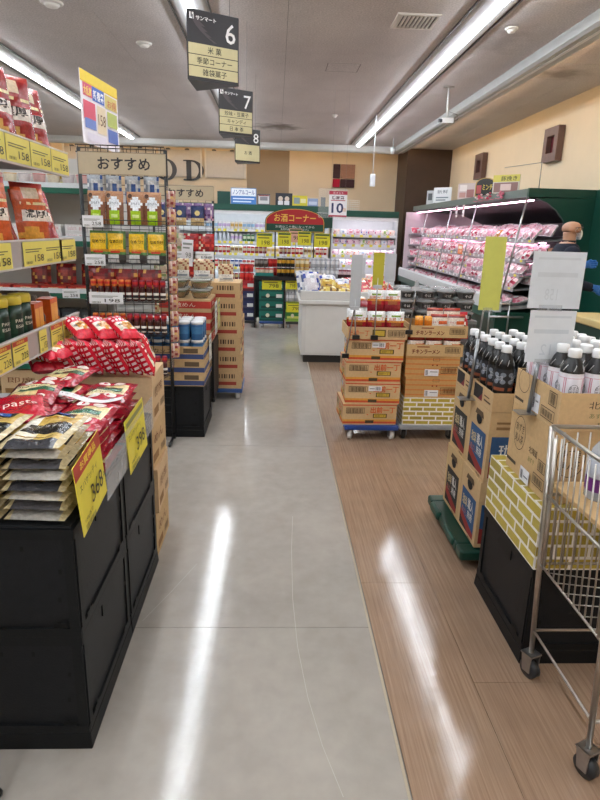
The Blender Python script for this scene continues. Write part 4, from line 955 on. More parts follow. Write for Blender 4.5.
stand_board('poster_board', 'dark poster board with pale shapes above the red sign', 'poster', .16, .36, 1.97, 2.22, '#2c3038', fn=lambda p: (p.disc(.3, .55, .05, '#d8c8b8'), p.disc(.68, .55, .05, '#d8c8b8'), p.r(.15, .05, .45, .38, '#e2e2e6'), p.r(.52, .05, .82, .38, '#e2e2e6')))
stand_board('poster_board', 'yellow poster board above the red sign', 'poster', .50, .32, 1.97, 2.18, '#d8cc3c', fn=lambda p: (p.r(.1, .2, .5, .8, '#8a9a9c'), p.r(.55, .3, .9, .7, '#e8e4b0')))
stand_board('poster_board', 'pale blue poster board beside the yellow one', 'poster', .78, .22, 1.97, 2.13, '#8a9cc0', fn=lambda p: p.r(.1, .2, .9, .6, '#c8d0e4'))
stand_board('side_board', 'narrow grey board at the end of the drinks case', 'board', 1.0, .1, 1.97, 2.16, '#5c6668')
t = thing('wire_basket', 'white wire basket on top of the pillar side case', 'basket', (1.75, YF+.2, 1.9405))
mb = MB()
for i in range(9): mb.tube([(-.2+.05*i, 0, 0), (-.2+.05*i, 0, .24)], .004, '#e6e2da', 4)
for k in range(6): mb.tube([(-.2, 0, .001+.047*k), (.2, 0, .001+.047*k)], .004, '#e6e2da', 4)
mb.build('grille', 'steel', t)['kind'] = 'stuff'
MB().box(-.2, .2, .02, .25, 0, .02, '#d8d4cc').build('tray', 'steel', t)

# ------------------------------------------------------------------ drinks corner island
YI = 9.3
isl = thing('drinks_island', 'black island shelf under the red arched drinks sign', 'shelf', (.40, YI, 0))
MB().box(-.72, .74, 0, .6, .76, .79, '#19191b').build('top_board', 'steel', isl)
MB().box(-.72, .74, -.012, 0, .735, .795, '#101012').build('front_edge', 'steel', isl)
for x in (-.71, -.258, .72):
    for y in (.01, .58): MB().box(x-.012, x+.012, y-.012+.01, y+.012+.01, 0, .76, '#141416').build('leg', 'steel', isl)
MB().box(-.70, .72, .56, .58, .08, .76, '#2c2f31').build('back_panel', 'steel', isl)
def can_pack(nx, nz, r, h, c1, c2, wrap=None):
    mb = MB()
    for k in range(nz):
        for i in range(nx):
            mb.lathe([(r*.9, 0), (r, .006), (r, h*.4), (r, h*.75), (r, h-.01), (r*.8, h)], 10, (-(nx-1)*r+2*r*i, r, h*k), [c1, c1, c2, c1, '#c8c8cc'])
    if wrap: mb.box(-nx*r-.001, nx*r+.001, -.003, 2*r+.003, .0, h*.38, wrap)
    return mb.mesh('can_multipack', 'pack')
PK = {'red': can_pack(3, 2, .034, .13, '#b8262a', '#d84038', None), 'redteal': can_pack(4, 1, .034, .13, '#b8402f', '#d8c4b0', '#1f7a72'), 'blk': can_pack(4, 1, .034, .14, '#1d1c1c', '#c8952c'),
      'gold': can_pack(3, 2, .036, .14, '#c8a458', '#e4d8b8'), 'sil': can_pack(3, 1, .036, .14, '#b4b6bc', '#e2e2e6'), 'rose': can_pack(3, 1, .034, .13, '#8c2440', '#d8c0c4', '#2a1418'), 'dk': can_pack(3, 1, .034, .13, '#4a3a34', '#8a8480')}
I_ = [('dk', -.215, 0, .155, 'dark cans multipack left of the red cans'), ('red', -.075, .16, .0, 'red can multipack stacked two high behind'), ('redteal', -.165, .0, 0, 'red and teal can multipack at the near corner'), ('blk', .16, 0, 0, 'black and gold can multipack under the sign'), ('blk', .16, .1, .0, 'black and gold can multipack behind the first'), ('gold', .41, 0, 0, 'gold and cream can multipack in the middle'), ('sil', .655, 0, 0, 'silver can multipack on the right, lower front'), ('sil', .655, 0, .142, 'silver can multipack on the right, upper front'), ('sil', .875, 0, 0, 'silver can multipack far right, lower'), ('sil', .875, 0, .142, 'silver can multipack far right, upper'), ('rose', 1.06, 0, 0, 'rose can multipack at the far end')]
for k, x, dy, dz, lab in I_:
    if k == 'dk': dz = .132; dy = 0; x = -.215
    place(PK[k], 'can_multipack', lab+' on the island', 'multipack', (x, YI+.04+dy, .791+dz), (0, 0, 0), 'can multipacks on the drinks island')
place(PK['blk'], 'can_multipack', 'black and gold can multipack stacked on top under the sign', 'multipack', (.16, YI+.04, .791+.141), (0, 0, 0), 'can multipacks on the drinks island')
# price cards on stems above the packs
def stem_card(x, y, z0, z1, w_, h_, lab, col='#d8cf2c', price='198', rot=0, base_lab=None, mt='paper', slant=0, g='cards on stems'):
    t = thing('card_stand', lab, 'price card', (x, y, z0), rot, g)
    MB().tube([(0, 0, .004), (slant, 0, z1-z0-h_+.04)], .004, '#8d9094', 6).build('stem', 'chrome', t)
    mb = MB(); mb.box(slant-w_/2, slant+w_/2, -.006, -.004, z1-z0-h_, z1-z0, col); p = face(mb, '-y', slant-w_/2, slant+w_/2, -.006, -.004, z1-z0-h_, z1-z0)
    if price: p.r(.05, .82, .95, .95, '#3a5a30'); p.r(.1, .62, .8, .7, '#5a5a20'); p.t(price, .58, .32, .3, '#2a2a10', .5)
    mb.build('card', mt, t)
    MB().box(-.03, .03, -.02, .02, 0, .006, '#77797c').build('foot', 'plastic', t); return t
for i, (x, z0, z1, w_) in enumerate(((-.17, 1.06, 1.42, .24), (.13, 1.08, 1.44, .2), (.43, 1.08, 1.46, .2), (.70, 1.08, 1.44, .24))):
    stem_card(x, YI+.07, z0, z1, w_, .2, 'yellow price card standing above the island packs, %s from the racks' % nth(i))
stem_card(.30, YI+.12, 1.08, 1.50, .2, .2, 'pinkish price card between the yellow ones on the island', '#d8a898', '98')
# arched sign
t = thing('arched_sign', 'red arched sign with gold lettering over the drinks island', 'sign', (.29, YI+.30, .791)); mb = MB()
def arch(w_, z0, z1, zt, n=16): return [(-w_, z0), (w_, z0), (w_, z1)]+[(w_*math.cos(PI*k/n)*1.0, z1+(zt-z1)*math.sin(PI*k/n)) for k in range(1, n)]+[(-w_, z1)]
zb = -.791
MB().prism(arch(.46, 1.44+zb, 1.60+zb, 1.80+zb), 0, .02, '#0e3a2c', ax='y').build('board', 'plastic', t)
mb = MB(); p = Pan(mb, (0, 0, 0), (1, 0, 0), (0, 0, 1), (0, -1, 0))
p.poly(arch(.45, 1.45+zb, 1.60+zb, 1.79+zb), '#c8a24a'); p.poly(arch(.44, 1.46+zb, 1.60+zb, 1.78+zb), '#0f4434'); p.poly(arch(.44, 1.565+zb, 1.60+zb, 1.78+zb), '#a81a22')
p.text('お酒コーナー', 0, 1.655+zb, .125, '#e6c050', .64, .012); p.text('お酒は二十歳になってから', 0, 1.525+zb, .04, '#d8e2dc', .6); p.text('未成年者への販売はしません', 0, 1.485+zb, .034, '#d8e2dc', .44)
mb.build('print', 'paper', t)
MB().box(.30, .58, .025, .04, 1.52+zb, 1.74+zb, '#0f4034').build('side_board', 'plastic', t)
for s in (-.3, .3): MB().tube([(s, .012, 0), (s, .012, 1.45+zb)], .012, '#1a1a1a').build('post', 'blackm', t)
# case stacks
def beer_case(c1, c2, band, n=4):
    mb = MB(); mb.box(-.185, .185, 0, .26, 0, .15, c1); p = face(mb, '-y', -.185, .185, 0, .26, 0, .15)
    p.r(0, .0, 1, .25, c2); p.r(.08, .3, .92, .55, band); p.r(.7, .4, .95, .75, '#d8dcd8'); p.disc(.35, .6, .03, '#d8d2b8'); return mb.mesh('drink_case', 'card')
BCg = beer_case('#176a5c', '#0f4a40', '#123c34'); BCy = beer_case('#3f7a3a', '#8ab04a', '#c8d068'); BCn = beer_case('#262c52', '#1c2140', '#4a4458'); BCr = beer_case('#9c2228', '#5c1a20', '#c83a34')
def case_stack(x, y, me, n_, lab, g, z=.105):
    for k in range(n_): place(me[k] if isinstance(me, list) else me, 'drink_case', lab % nth(k), 'drink case', (x+rnd.uniform(-.004, .004), y, z+.151*k), (0, 0, 0), g)
dolly(-.055, YI+.17, .37, .30, '#1d3f78', '#c9c9c9', 'blue dolly under the green drink cases')
case_stack(-.055, YI+.035, BCg, 4, 'green drink case under the island, %s up', 'green drink cases under the island')
dolly(.325, YI+.17, .30, .30, '#2a2a2a', '#c9c9c9', 'dark dolly under the yellow green drink cases')
for k in range(2): place(BCy, 'drink_case', ['yellow green drink case on the dark dolly, lower', 'yellow green drink case on the dark dolly, upper'][k], 'drink case', (.325, YI+.035, .105+.151*k), (0, 0, 0), 'yellow green drink cases', (.86, 1, 1))
for k in range(2):
    for i in range(2): place(PK['sil'], 'can_multipack', 'pale can multipack above the yellow green cases, %s, %s' % (['lower', 'upper'][k], ['aisle side', 'freezer side'][i]), 'multipack', (.23+.155*i, YI+.045, .408+.142*k), (0, 0, 0), 'multipacks under the island', (.7, .9, 1))
for i, (x, z, w_) in enumerate(((-.05, .59, .3), (.25, .60, .18), (.31, .25, .26))):
    mb = MB(); mb.box(-w_/2, w_/2, 0, .002, 0, .16, '#d6d02a'); p = face(mb, '-y', -w_/2, w_/2, 0, .002, 0, .16); p.r(.05, .85, .95, .97, '#4a6a2a'); p.t('798', .6, .35, .35, '#2a2a10', .5); p.r(.1, .62, .8, .7, '#5a5a20')
    tag(mb.build('price_card', 'paper', loc=(x, YI+.028, z), rot=(0, 0, 0)), ['yellow price card on the green drink cases', 'yellow price card on the pale multipacks', 'yellow price card on the yellow green cases'][i], 'price card', 'yellow cards under the island')
dolly(-.50, YI+.20, .40, .36, '#202226', '#8d8d8d', 'dark dolly under the navy and red drink cases')
case_stack(-.50, YI+.06, [BCn, BCn, BCn, BCr], 4, 'navy or red drink case beside the island, %s up', 'navy and red drink cases')
place(PK['red'], 'can_multipack', 'dark red cans standing on the navy drink cases', 'multipack', (-.44, YI+.10, .105+.605), (0, 0, 0), 'can multipacks on the drinks island')
# hanging sign with the number ten
t = thing('point_sign', 'white hanging sign with a large number ten and red header', 'sign', (.88, 9.0, 1.68))
mb = MB(); mb.box(-.13, .13, -.003, .003, 0, .35, '#eceaee'); mb.build('sheet', 'paper', t)
mb = MB(); p = Pan(mb, (-.13, -.003, 0), (1, 0, 0), (0, 0, 1), (0, -1, 0), .26, .35)
p.r(.0, .86, 1, 1, '#b03048'); p.t('ポイント', .5, .93, .09, '#f6e8ea', .6); p.t('感謝祭', .5, .74, .14, '#5a2a3a', .7, .02); p.r(.1, .62, .9, .65, '#b03048'); p.t('10', .48, .34, .4, '#1c2a5c', .66, .02); p.t('倍', .86, .28, .14, '#c88a2c'); p.r(0, 0, 1, .06, '#b03048')
mb.build('print', 'paper', t)
MB().box(-.28, .13, .006, .010, -.02, .38, '#e6e8ea').build('clear_sheet', 'glass', t)
for s in (-.1, .1): MB().tube([(s, 0, .35), (s, 0, 1.72)], .0012, '#9a9a9a', 4).build('wire', 'blackm', t)

# ------------------------------------------------------------------ white freezer table with heaped bags
t = thing('freezer_table', 'white chest display table heaped with snack bags', 'display table', (.86, 7.3, 0))
MB().box(-.55, .62, -.45, .45, .09, .68, '#d9d9d6').build('body', 'steel', t)
p_ = MB(); p_.box(-.50, .57, -.454, -.45, .12, .66, '#e0e0dd'); p_.build('front_panel', 'steel', t)
MB().box(-.52, .59, -.42, .42, 0, .09, '#2b2b2b').build('kick', 'steel', t)
mb = MB(); mb.box(-.585, .655, -.485, .485, .68, .725, '#e2e2df'); bevel(mb.build('lower_rim', 'plastic', t), .008)
mb = MB(); mb.tray(-.57, .64, -.47, .47, .725, .83, '#dcdcd9', .03, '#c6c6c3', floor=.02); bevel(mb.build('rim', 'plastic', t), .008)
hb = [pillow(.2, .26, .06, patches(c, 80+i, cs, 7, 8, .5), None, 8, 9, .008, 80+i).mesh('snack_bag', 'film') for i, (c, cs) in enumerate((('#c9ccd2', ['#4a5a8a', '#e6e8ec', '#8a8e98']), ('#b8923a', ['#d8c060', '#6a4a20', '#e8dca0']), ('#4a3028', ['#8a6a4a', '#c8b08a', '#2a1a16']), ('#d8d4dc', ['#3a4aa0', '#b0b8c8', '#e8e8ee']), ('#b07a50', ['#c83040', '#e0c8a8', '#d8a878']), ('#c44048', ['#e0c0a0', '#f0e0d0', '#a02030'])))]
hlab = ['silver', 'gold', 'brown', 'white and blue', 'tan and red', 'red and cream']
order = [(0, .36, 6.98), (3, .44, 6.95), (0, .40, 7.15), (2, .55, 7.0), (1, .60, 6.94), (3, .66, 7.15), (1, .78, 6.95), (3, .74, 7.02), (2, .52, 7.3), (4, .95, 6.97), (5, 1.05, 6.97), (4, 1.16, 6.95), (5, 1.28, 6.98), (4, 1.02, 7.15), (5, 1.2, 7.16), (4, 1.34, 7.15), (5, .9, 7.18)]
for i, (k, x, y) in enumerate(order):
    up = i < 3
    place(hb[k], 'snack_bag', '%s snack bag heaped on the white table, %s from the aisle' % (hlab[k], nth(i)), 'bag', (x, y-.05, .80+(.0 if up else .015*(i % 3))), ((-.5 if up else -1.15+.1*(i % 3)), .0, (.3 if up else rnd.uniform(-.5, .5))), 'snack bags heaped on the white table')

# ------------------------------------------------------------------ noodle carton stack on a blue dolly
def noodle_box(flip):
    def fn(f):
        for s in ('-y', '-x'):
            p = f(s)
            p.r(0, .06, 1, .16, '#c8502c'); p.r(0, .16, 1, .26, '#d89a3c'); p.r(0, .92, 1, .97, '#c8502c')
            p.r(.42, .08, .58, .22, '#4a3a22'); p.frame(.06, .55, .4, .82, .003, '#3a3024'); p.bars(.08, .58, .38, .79, 14, '#57452e')
            p.r(.56, .34, .82, .54, '#5a4a20'); p.r(.58, .37, .80, .51, '#c8a83c'); p.t('出前一丁', .69, .44, .1, '#4a2a14', .18)
            p.t('出前一丁', .74, .72, .3, '#cf5a24', .46, .02); p.r(.44, .48, .47, .52, '#cf5a24')
            if flip: p.r(.42, .62, .66, .86, '#e4e4e6'); p.bars(.55, .66, .64, .82, 6, '#3a3a3e'); p.r(.44, .72, .53, .75, '#77777c')
    return fn
NX = [box_mesh(.40, .34, .16, '#ccab7e', noodle_box(False)), box_mesh(.40, .34, .16, '#d2b184', noodle_box(True))]
dolly(.73, 4.38, .40, .40, '#1d3f86', '#e2e2e2', 'blue dolly with white wheels under the orange print noodle cartons', .114, .04)
zz = .115
for k, (me, hh, dx, rz) in enumerate(((NX[0], .16, -.012, .03), (NX[1], .16, .0, -.02), (NX[0], .16, -.004, .02), (NX[1], .16, .006, -.03))):
    place(me, 'carton', 'orange print noodle carton, %s up on the blue dolly by the aisle' % nth(k), 'carton', (.725+dx, 4.21, zz), (0, 0, rz), 'orange print noodle cartons'); zz += hh+.001
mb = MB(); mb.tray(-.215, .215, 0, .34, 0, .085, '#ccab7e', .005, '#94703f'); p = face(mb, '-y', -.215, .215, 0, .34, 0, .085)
p.t('出前一丁', .2, .5, .5, '#cf5a24', .34, .012); p.r(.42, .2, .64, .8, '#5a4a20'); p.r(.44, .28, .62, .72, '#c8a83c'); p.frame(.68, .2, .96, .8, .003, '#3a3024'); p.bars(.7, .28, .94, .72, 12, '#57452e')
tag(mb.build('open_tray', 'card', loc=(.73, 4.20, zz)), 'open noodle carton tray topping the stack by the aisle', 'carton')
def demae(seed):
    def f(u, v):
        if v < .3: return '#8a1a26'
        if v < .5: return '#9a5028' if (u-.5)**2 < .1 else '#a8202a'
        if v < .58: return '#d8903a'
        return '#eef0f0' if not (.74 < v < .86 and .2 < u < .8) else '#7a9a40'
    return pillow(.125, .155, .05, f, lambda u, v: '#e2e4e4', 9, 12, .005, seed, prints=lambda p: (p.t('出前一丁', .5, .65, .17, '#d05a20', .8, .02))).mesh('noodle_pack', 'film')
DM = [demae(i) for i in range(3)]
for i in range(3):
    for j in range(2): place(DM[(i+j) % 3], 'noodle_pack', 'white and orange noodle pack in the open tray, %s row, %s from the aisle' % (['front', 'back'][j], nth(i)), 'noodle pack', (.592+.138*i, 4.265+.13*j, zz+.035), (-.06, 0, rnd.uniform(-.06, .06)), 'white and orange noodle packs')
for i in range(2): place(DM[i], 'noodle_pack', 'white and orange noodle pack raised above the others, %s' % ['aisle side', 'meat side'][i], 'noodle pack', (.735+.12*i, 4.365, zz+.175), (-.12, 0, .05), 'white and orange noodle packs')
place(DM[2], 'noodle_pack', 'white and orange noodle pack lying behind the raised ones', 'noodle pack', (.67, 4.46, zz+.195), (-1.2, 0, .3), 'white and orange noodle packs')

# ------------------------------------------------------------------ second stack: brick print cover, striped cartons, open trays
def brick_face(p, nc, nr, seed, wht='#efece6'):
    r = random.Random(seed); p.r(0, 0, 1, 1, wht); g = .0055
    for j in range(nr):
        off = .5 if j % 2 else 0
        for i in range(-1, nc+1):
            a = max(0, (i+off)/nc+g/p.w); b_ = min(1, (i+1+off)/nc-g/p.w)
            if b_-a > .02: p.r(a, j/nr+g/p.h, b_, (j+1)/nr-g/p.h, r.choice(['#b8a43c', '#ae9a3a', '#c0ae46', '#a4943a', '#b4a240'])); p.k -= 1
def brick_cover(x0, x1, y0, y1, z0, z1, nx, ny, nz, lab, cx):
    w_, d_, h_ = x1-x0, y1-y0, z1-z0
    mb = MB(); mb.box(0, w_, 0, d_, 0, h_, '#e3e0d8')
    brick_face(face(mb, '-y', 0, w_, 0, d_, 0, h_), nx, nz, 1); brick_face(face(mb, '-x', 0, w_, 0, d_, 0, h_), ny, nz, 2); brick_face(face(mb, '+z', 0, w_, 0, d_, 0, h_), nx, max(3, int(d_/.06)), 3)
    return tag(mb.build('brick_print_box', 'pack', loc=(x0, y0, z0)), lab, 'box', 'boxes wrapped in yellow brick print')
dolly(1.16, 4.42, .44, .44, '#8e9296', '#161616', 'grey dolly with black wheels under the brick print box', .117, .042)
brick_cover(.96, 1.36, 4.22, 4.60, .118, .325, 4, 4, 6, 'box wrapped in yellow brick print on the grey dolly', 1)
def stripe_box(f):
    for s in ('-y', '-x'):
        p = f(s)
        for k in range(4): p.r(0, .1+.24*k, 1, .17+.24*k, '#c87f42')
        p.frame(.66, .18, .97, .5, .003, '#2c241c'); p.bars(.69, .23, .94, .45, 12, '#6a4526'); p.r(.36, .06, .62, .38, '#e2e2e6'); p.bars(.37, .1, .43, .34, 4, '#3a3a40'); p.r(.46, .24, .6, .28, '#88888e')
        p.frame(.5, .78, .62, .93, .002, '#4a3422'); p.disc(.5, .58, .006, '#8a3a20'); p.disc(.58, .58, .006, '#8a3a20')
SX = box_mesh(.395, .36, .155, '#c4985e', stripe_box)
for k in range(2): place(SX, 'carton', ['orange striped carton directly on the brick print box', 'orange striped carton above the other striped one'][k], 'carton', (1.165-.01*k, 4.23, .326+.156*k), (0, 0, -.02*k), 'orange striped cartons')
def otray(z, lab, dx=0):
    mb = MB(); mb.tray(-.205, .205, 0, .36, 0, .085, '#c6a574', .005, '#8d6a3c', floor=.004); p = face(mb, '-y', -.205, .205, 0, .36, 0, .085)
    p.t('チキンラーメン', .34, .40, .4, '#6a1f12', .5, .03); p.r(.18, .75, .4, .85, '#8a4a2a'); p.frame(.68, .3, .95, .8, .003, '#3a3024'); p.bars(.7, .38, .93, .72, 12, '#57452e')
    tag(mb.build('open_tray', 'card', loc=(1.16+dx, 4.22, z)), lab, 'carton', 'open chicken noodle trays')
def chick(seed):
    def f(u, v):
        if v > .80: return '#6a1c1c' if v < .93 else '#a83a2a'
        if v < .14: return '#e8dccb'
        if .46 < v < .70: return '#d8602a' if (u*10) % 1 < .55 else '#e8e0d8'
        return '#e6d8c8'
    return pillow(.125, .145, .05, f, lambda u, v: '#c8702c', 9, 12, .004, seed, prints=lambda p: p.t('チキンラーメン', .5, .58, .14, '#c04a1c', .8, .01)).mesh('noodle_pack', 'film')
CK = [chick(i) for i in range(2)]
og = pillow(.06, .13, .05, lambda u, v: '#d87a20' if v < .8 else '#e8a040', None, 6, 8, .004, 3).mesh('noodle_pack', 'film')
otray(.6385, 'lower open tray of chicken noodles with packs showing')
for i in range(3): place(CK[i % 2], 'noodle_pack', 'brown and orange noodle pack in the lower tray, %s from the aisle' % nth(i), 'noodle pack', (1.025+.132*i, 4.255, .6435), (0, 0, 0), 'chicken noodle packs', (1, 1, .87))
otray(.775, 'upper open tray of chicken noodles, sitting crooked', .02)
for i in range(2): place(og, 'noodle_pack', 'slim orange noodle pack in the upper tray, %s' % ['aisle side', 'beside it'][i], 'noodle pack', (1.045+.07*i, 4.29, .79), (-.08, 0, 0), 'slim orange packs')
for i in range(2):
    for j in range(2): place(CK[(i+j) % 2], 'noodle_pack', 'brown and orange noodle pack in the upper tray, %s row, %s' % (['front', 'back'][j], ['nearer the aisle', 'nearer the meat case'][i]), 'noodle pack', (1.19+.128*i, 4.29+.12*j, .79+.03*j), (-.1, 0, .05), 'chicken noodle packs')
rw = pillow(.2, .24, .06, patches('#b01e30', 90, ['#d83a48', '#e8e0e0', '#c8c0c4'], 7, 8, .35), None, 8, 8, .006, 90).mesh('snack_bag', 'film')

# ------------------------------------------------------------------ table of clear lidded bowls behind
t = thing('bowl_table', 'grey table carrying stacked clear lidded bowls', 'table', (1.48, 5.85, 0))
MB().box(-.36, .42, -.3, .35, .68, .71, '#777a78').build('top', 'steel', t)
for x in (-.34, .40):
    for y in (-.28, .33): MB().box(x-.015, x+.015, y-.015, y+.015, 0, .68, '#555856').build('leg', 'steel', t)
MB().box(-.34, .40, -.285, -.28, .3, .68, '#5f6664').build('apron', 'steel', t)
def lbowl():
    mb = MB().lathe([(.065, 0), (.085, .06), (.09, .062)], 14, cols=['#7a7876', '#9a9896'])
    l = MB().lathe([(.091, .062), (.093, .07), (.075, .094), (.001, .096)], 14, cols=['#c4c6c6', '#b4b6b6', '#d6d8d8'])
    q = MB(); p = Pan(q, (-.06, -.086, .008), (1, 0, 0), (0, 0, 1), (0, -1, 0), .12, .05, depth=lambda x, y: math.sqrt(max(0, .09**2-(x-.06)**2))-.086); p.rect(.01, .0, .11, .045, '#23201f', 6, 2); p.text('そば', .06, .022, .03, '#e2deda', .06)
    return [('bowl', mb.mesh('bowl', 'plastic')), ('lid', l.mesh('lid', 'lid')), ('label', q.mesh('label', 'paper'))]
LB = lbowl()
for i in range(4):
    for k in range(3):
        for j in range(2): place(LB, 'lidded_bowl', 'dark bowl with clear lid, %s from the aisle, %s row, %s layer' % (nth(i), ['front', 'back'][j], ['bottom', 'middle', 'top'][k]), 'bowl', (1.23+.19*i, 5.66+.2*j, .711+.097*k), (0, 0, 0), 'clear lidded bowls on the grey table')
place(rw, 'snack_bag', 'red and white bag standing behind the striped carton stack', 'bag', (1.62, 5.2, .60), (-.3, 0, .1), None)
t = thing('low_table', 'low dark stand under the red and white bag', 'stand', (1.66, 5.25, 0))
MB().box(-.2, .2, -.15, .15, .57, .595, '#4a4c4c').build('top', 'steel', t)
for x in (-.18, .18):
    for y in (-.13, .13): MB().box(x-.012, x+.012, y-.012, y+.012, 0, .57, '#3a3c3c').build('leg', 'steel', t)
# cards on tall clear stands rising from the stacks
def clear_stand(x, y, z0, zs, w_, h_, col, lab, slant, mt='paper', price=None, back=False):
    t = thing('card_stand', lab, 'price card', (x, y, z0), 0, 'cards on tall stems')
    MB().tube([(0, 0, .0), (slant*.7, 0, (zs-z0)*.7), (slant, 0, zs-z0+.06)], .0045, '#a4a8ac', 7).build('stem', 'chrome', t)
    MB().box(slant-.03, slant+.03, -.01, .008, zs-z0-.012, zs-z0+.012, '#b9bcc0').build('clip', 'plastic', t)
    mb = MB(); mb.box(slant-w_/2, slant+w_/2, -.004, -.0015, zs-z0, zs-z0+h_, col)
    mb.build('card', mt, t); MB().box(-.025, .025, -.012, .012, 0, .03, '#1b1b1b').build('clamp', 'plastic', t)
clear_stand(.575, 4.17, .76, .98, .075, .36, '#b4b8bc', 'tall narrow grey card on a stem above the aisle noodle stack', -.02, 'paper')
clear_stand(.51, 4.20, .62, 1.20, .05, .12, '#c2c6ca', 'small grey card at the top of the leaning stem by the freezer', .08)
clear_stand(.705, 4.17, .76, 1.13, .075, .23, '#b4ac30', 'olive yellow card on a stem above the noodle stack', .0)
clear_stand(.82, 4.57, .82, 1.14, .085, .20, '#b9bdc2', 'pale grey card on a stem behind the noodle packs', .04)
clear_stand(.955, 4.20, .80, 1.12, .03, .05, '#a8acb0', 'bare grey stem clipped to the striped carton stack', .03)

# ------------------------------------------------------------------ coffee cartons on a green pallet
t = thing('green_dolly', 'dark green plastic dolly under the coffee cartons', 'dolly', (1.24, 2.735, 0))
mb = MB(); 
for (a, b_, c, d) in ((-.37, .37, -.31, -.23), (-.37, .37, .23, .31), (-.37, -.28, -.23, .23), (.28, .37, -.23, .23), (-.28, .28, -.05, .05)): mb.box(a, b_, c, d, .045, .095, '#0b362b')
mb.box(-.38, -.355, -.2, -.04, .06, .10, '#0d4034'); mb.box(-.385, -.355, .06, .2, .06, .105, '#0d4034'); bevel(mb.build('deck', 'plastic', t), .012, 3)
for sx in (-1, 1):
    for sy in (-1, 1): caster(t, sx*.27, sy*.22, .045, .018, '#1a1a1a', '#5a5a5a')
def coffee_box(panel, img):
    def fn(f):
        p = f('-x'); p.r(.12, .06, .88, .66, panel); p.poly([(.12, .06), (.88, .06), (.88, .14), (.5, .22), (.12, .30)], '#8a2a24'); p.poly([(.12, .06), (.6, .06), (.4, .12), (.12, .2)], '#2a1c18')
        p.t('珈琲', .32, .48, .16, '#c8b68c', .26, .012); p.t('職人', .64, .50, .17, '#d8d6d0', .3, .012); p.t('無糖', .64, .34, .13, '#d8d6d0', .26); p.t('香ばし', .34, .32, .1, '#b06a5a', .3)
        p.disc(.5, .80, .036, '#1c120c', 16, .026); p.poly([(.28, .84), (.72, .84), (.66, .92), (.34, .92)], '#5a4630'); p.disc(.5, .785, .03, '#050404', 16, .022)
        p.bars(.62, .02, .86, .05, 8, '#4a3826')
        q = f('-y'); q.r(.05, .06, .8, .66, panel); q.poly([(.05, .06), (.8, .06), (.8, .16), (.4, .2), (.05, .3)], '#8a2a24'); q.t('珈琲', .42, .45, .2, '#d8d6d0', .5, .012); q.r(.1, .76, .8, .8, '#8a6a44'); q.r(.1, .84, .6, .87, '#8a6a44')
    return fn
CBb = box_mesh(.30, .262, .325, '#c2a378', coffee_box('#2b4f78', 0)); CBk = box_mesh(.30, .262, .325, '#bea072', coffee_box('#2a2724', 0))
for k in range(2):
    for j, (me, y) in enumerate(((CBb, 2.445), (CBk, 2.712))):
        for i in range(2): place(me, 'coffee_carton', '%s panelled coffee carton, %s layer, %s column' % (['blue', 'black'][j], ['bottom', 'upper'][k], ['aisle side', 'inner'][i]), 'carton', (1.085+.305*i+(.008*k if i == 0 else 0), y, .106+.326*k), (0, 0, 0), 'coffee cartons on the green dolly')
def coffee_tray(y, lab, pan):
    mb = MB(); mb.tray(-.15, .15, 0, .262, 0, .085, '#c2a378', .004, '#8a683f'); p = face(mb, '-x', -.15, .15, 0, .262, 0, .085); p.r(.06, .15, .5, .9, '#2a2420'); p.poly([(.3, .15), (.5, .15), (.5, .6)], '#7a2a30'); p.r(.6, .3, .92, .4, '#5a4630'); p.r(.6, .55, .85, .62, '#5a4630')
    q = face(mb, '-y', -.15, .15, 0, .262, 0, .085); q.r(.3, .1, .95, .9, '#28221f'); q.t('珈琲職人', .62, .5, .4, '#c8b890', .5)
    return mb.mesh('coffee_tray', 'card')
CT = coffee_tray(0, '', 0)
for i in range(2):
    for j, y in enumerate((2.445, 2.712)): place(CT, 'coffee_tray', 'cut down coffee carton tray, %s, %s column' % (['nearer', 'farther'][j], ['aisle side', 'inner'][i]), 'carton', (1.085+.305*i+(.008 if i == 0 else 0), y, .759), (0, 0, 0), 'coffee carton trays')
def pet(bodyc, shoulder, capc, label, r=.0395, h=.305, marks=None, lz=(.09, .20)):
    a = MB().lathe([(r*.86, 0), (r, .008), (r, lz[0]), (r*.97, lz[0]+.004), (r*.97, lz[1]), (r, lz[1]+.006), (r*.93, h*.74), (r*.72, h*.83), (r*.46, h*.89), (r*.42, h*.92)], 14, cols=[bodyc]*5+[shoulder]*4).mesh('body', 'pack')
    q = MB(); q.lathe([(r*1.0, lz[0]+.002), (r*1.01, lz[0]+.004), (r*1.01, lz[1]-.004), (r*1.0, lz[1]-.002)], 14, cols=label, caps=False)
    def dp(x, y): return math.sqrt(max(0, (r*1.015)**2-(x-r)**2))
    for ang in (0, PI*.5, -PI*.5):
        if marks:
            m = MB(); marks(Pan(m, (-r, 0, lz[0]), (1, 0, 0), (0, 0, 1), (0, -1, 0), 2*r, lz[1]-lz[0], depth=dp)); m.xf(Matrix.Rotation(ang, 4, 'Z')); b0 = len(q.V)
            q.V += m.V; q.F += [tuple(b0+i for i in f) for f in m.F]; q.C += m.C; q.S += m.S; q.I += m.I
    # wave strokes on the shoulder film
    sh = MB()
    for k in range(7):
        a0 = 2*PI*k/7; pts = []
        for j in range(4):
            tt = j/3; rr = (r*.98-(r*.98-r*.60)*tt**1.5)*1.02; pts.append((rr*math.cos(a0+.35*tt), rr*math.sin(a0+.35*tt), lz[1]+.014+(h*.83-lz[1]-.014)*tt))
        sh.tube(pts, .0016, '#c8c8c8', 3)
    c = MB().lathe([(r*.52, h*.895), (r*.55, h*.90), (r*.55, h*.985), (r*.48, h), (.001, h+.0005)], 14, cols=capc).mesh('cap', 'plastic')
    return [('body', a), ('label', q.mesh('label', 'paper')), ('shoulder_print', sh.mesh('shoulder_print', 'plastic')), ('cap', c)]
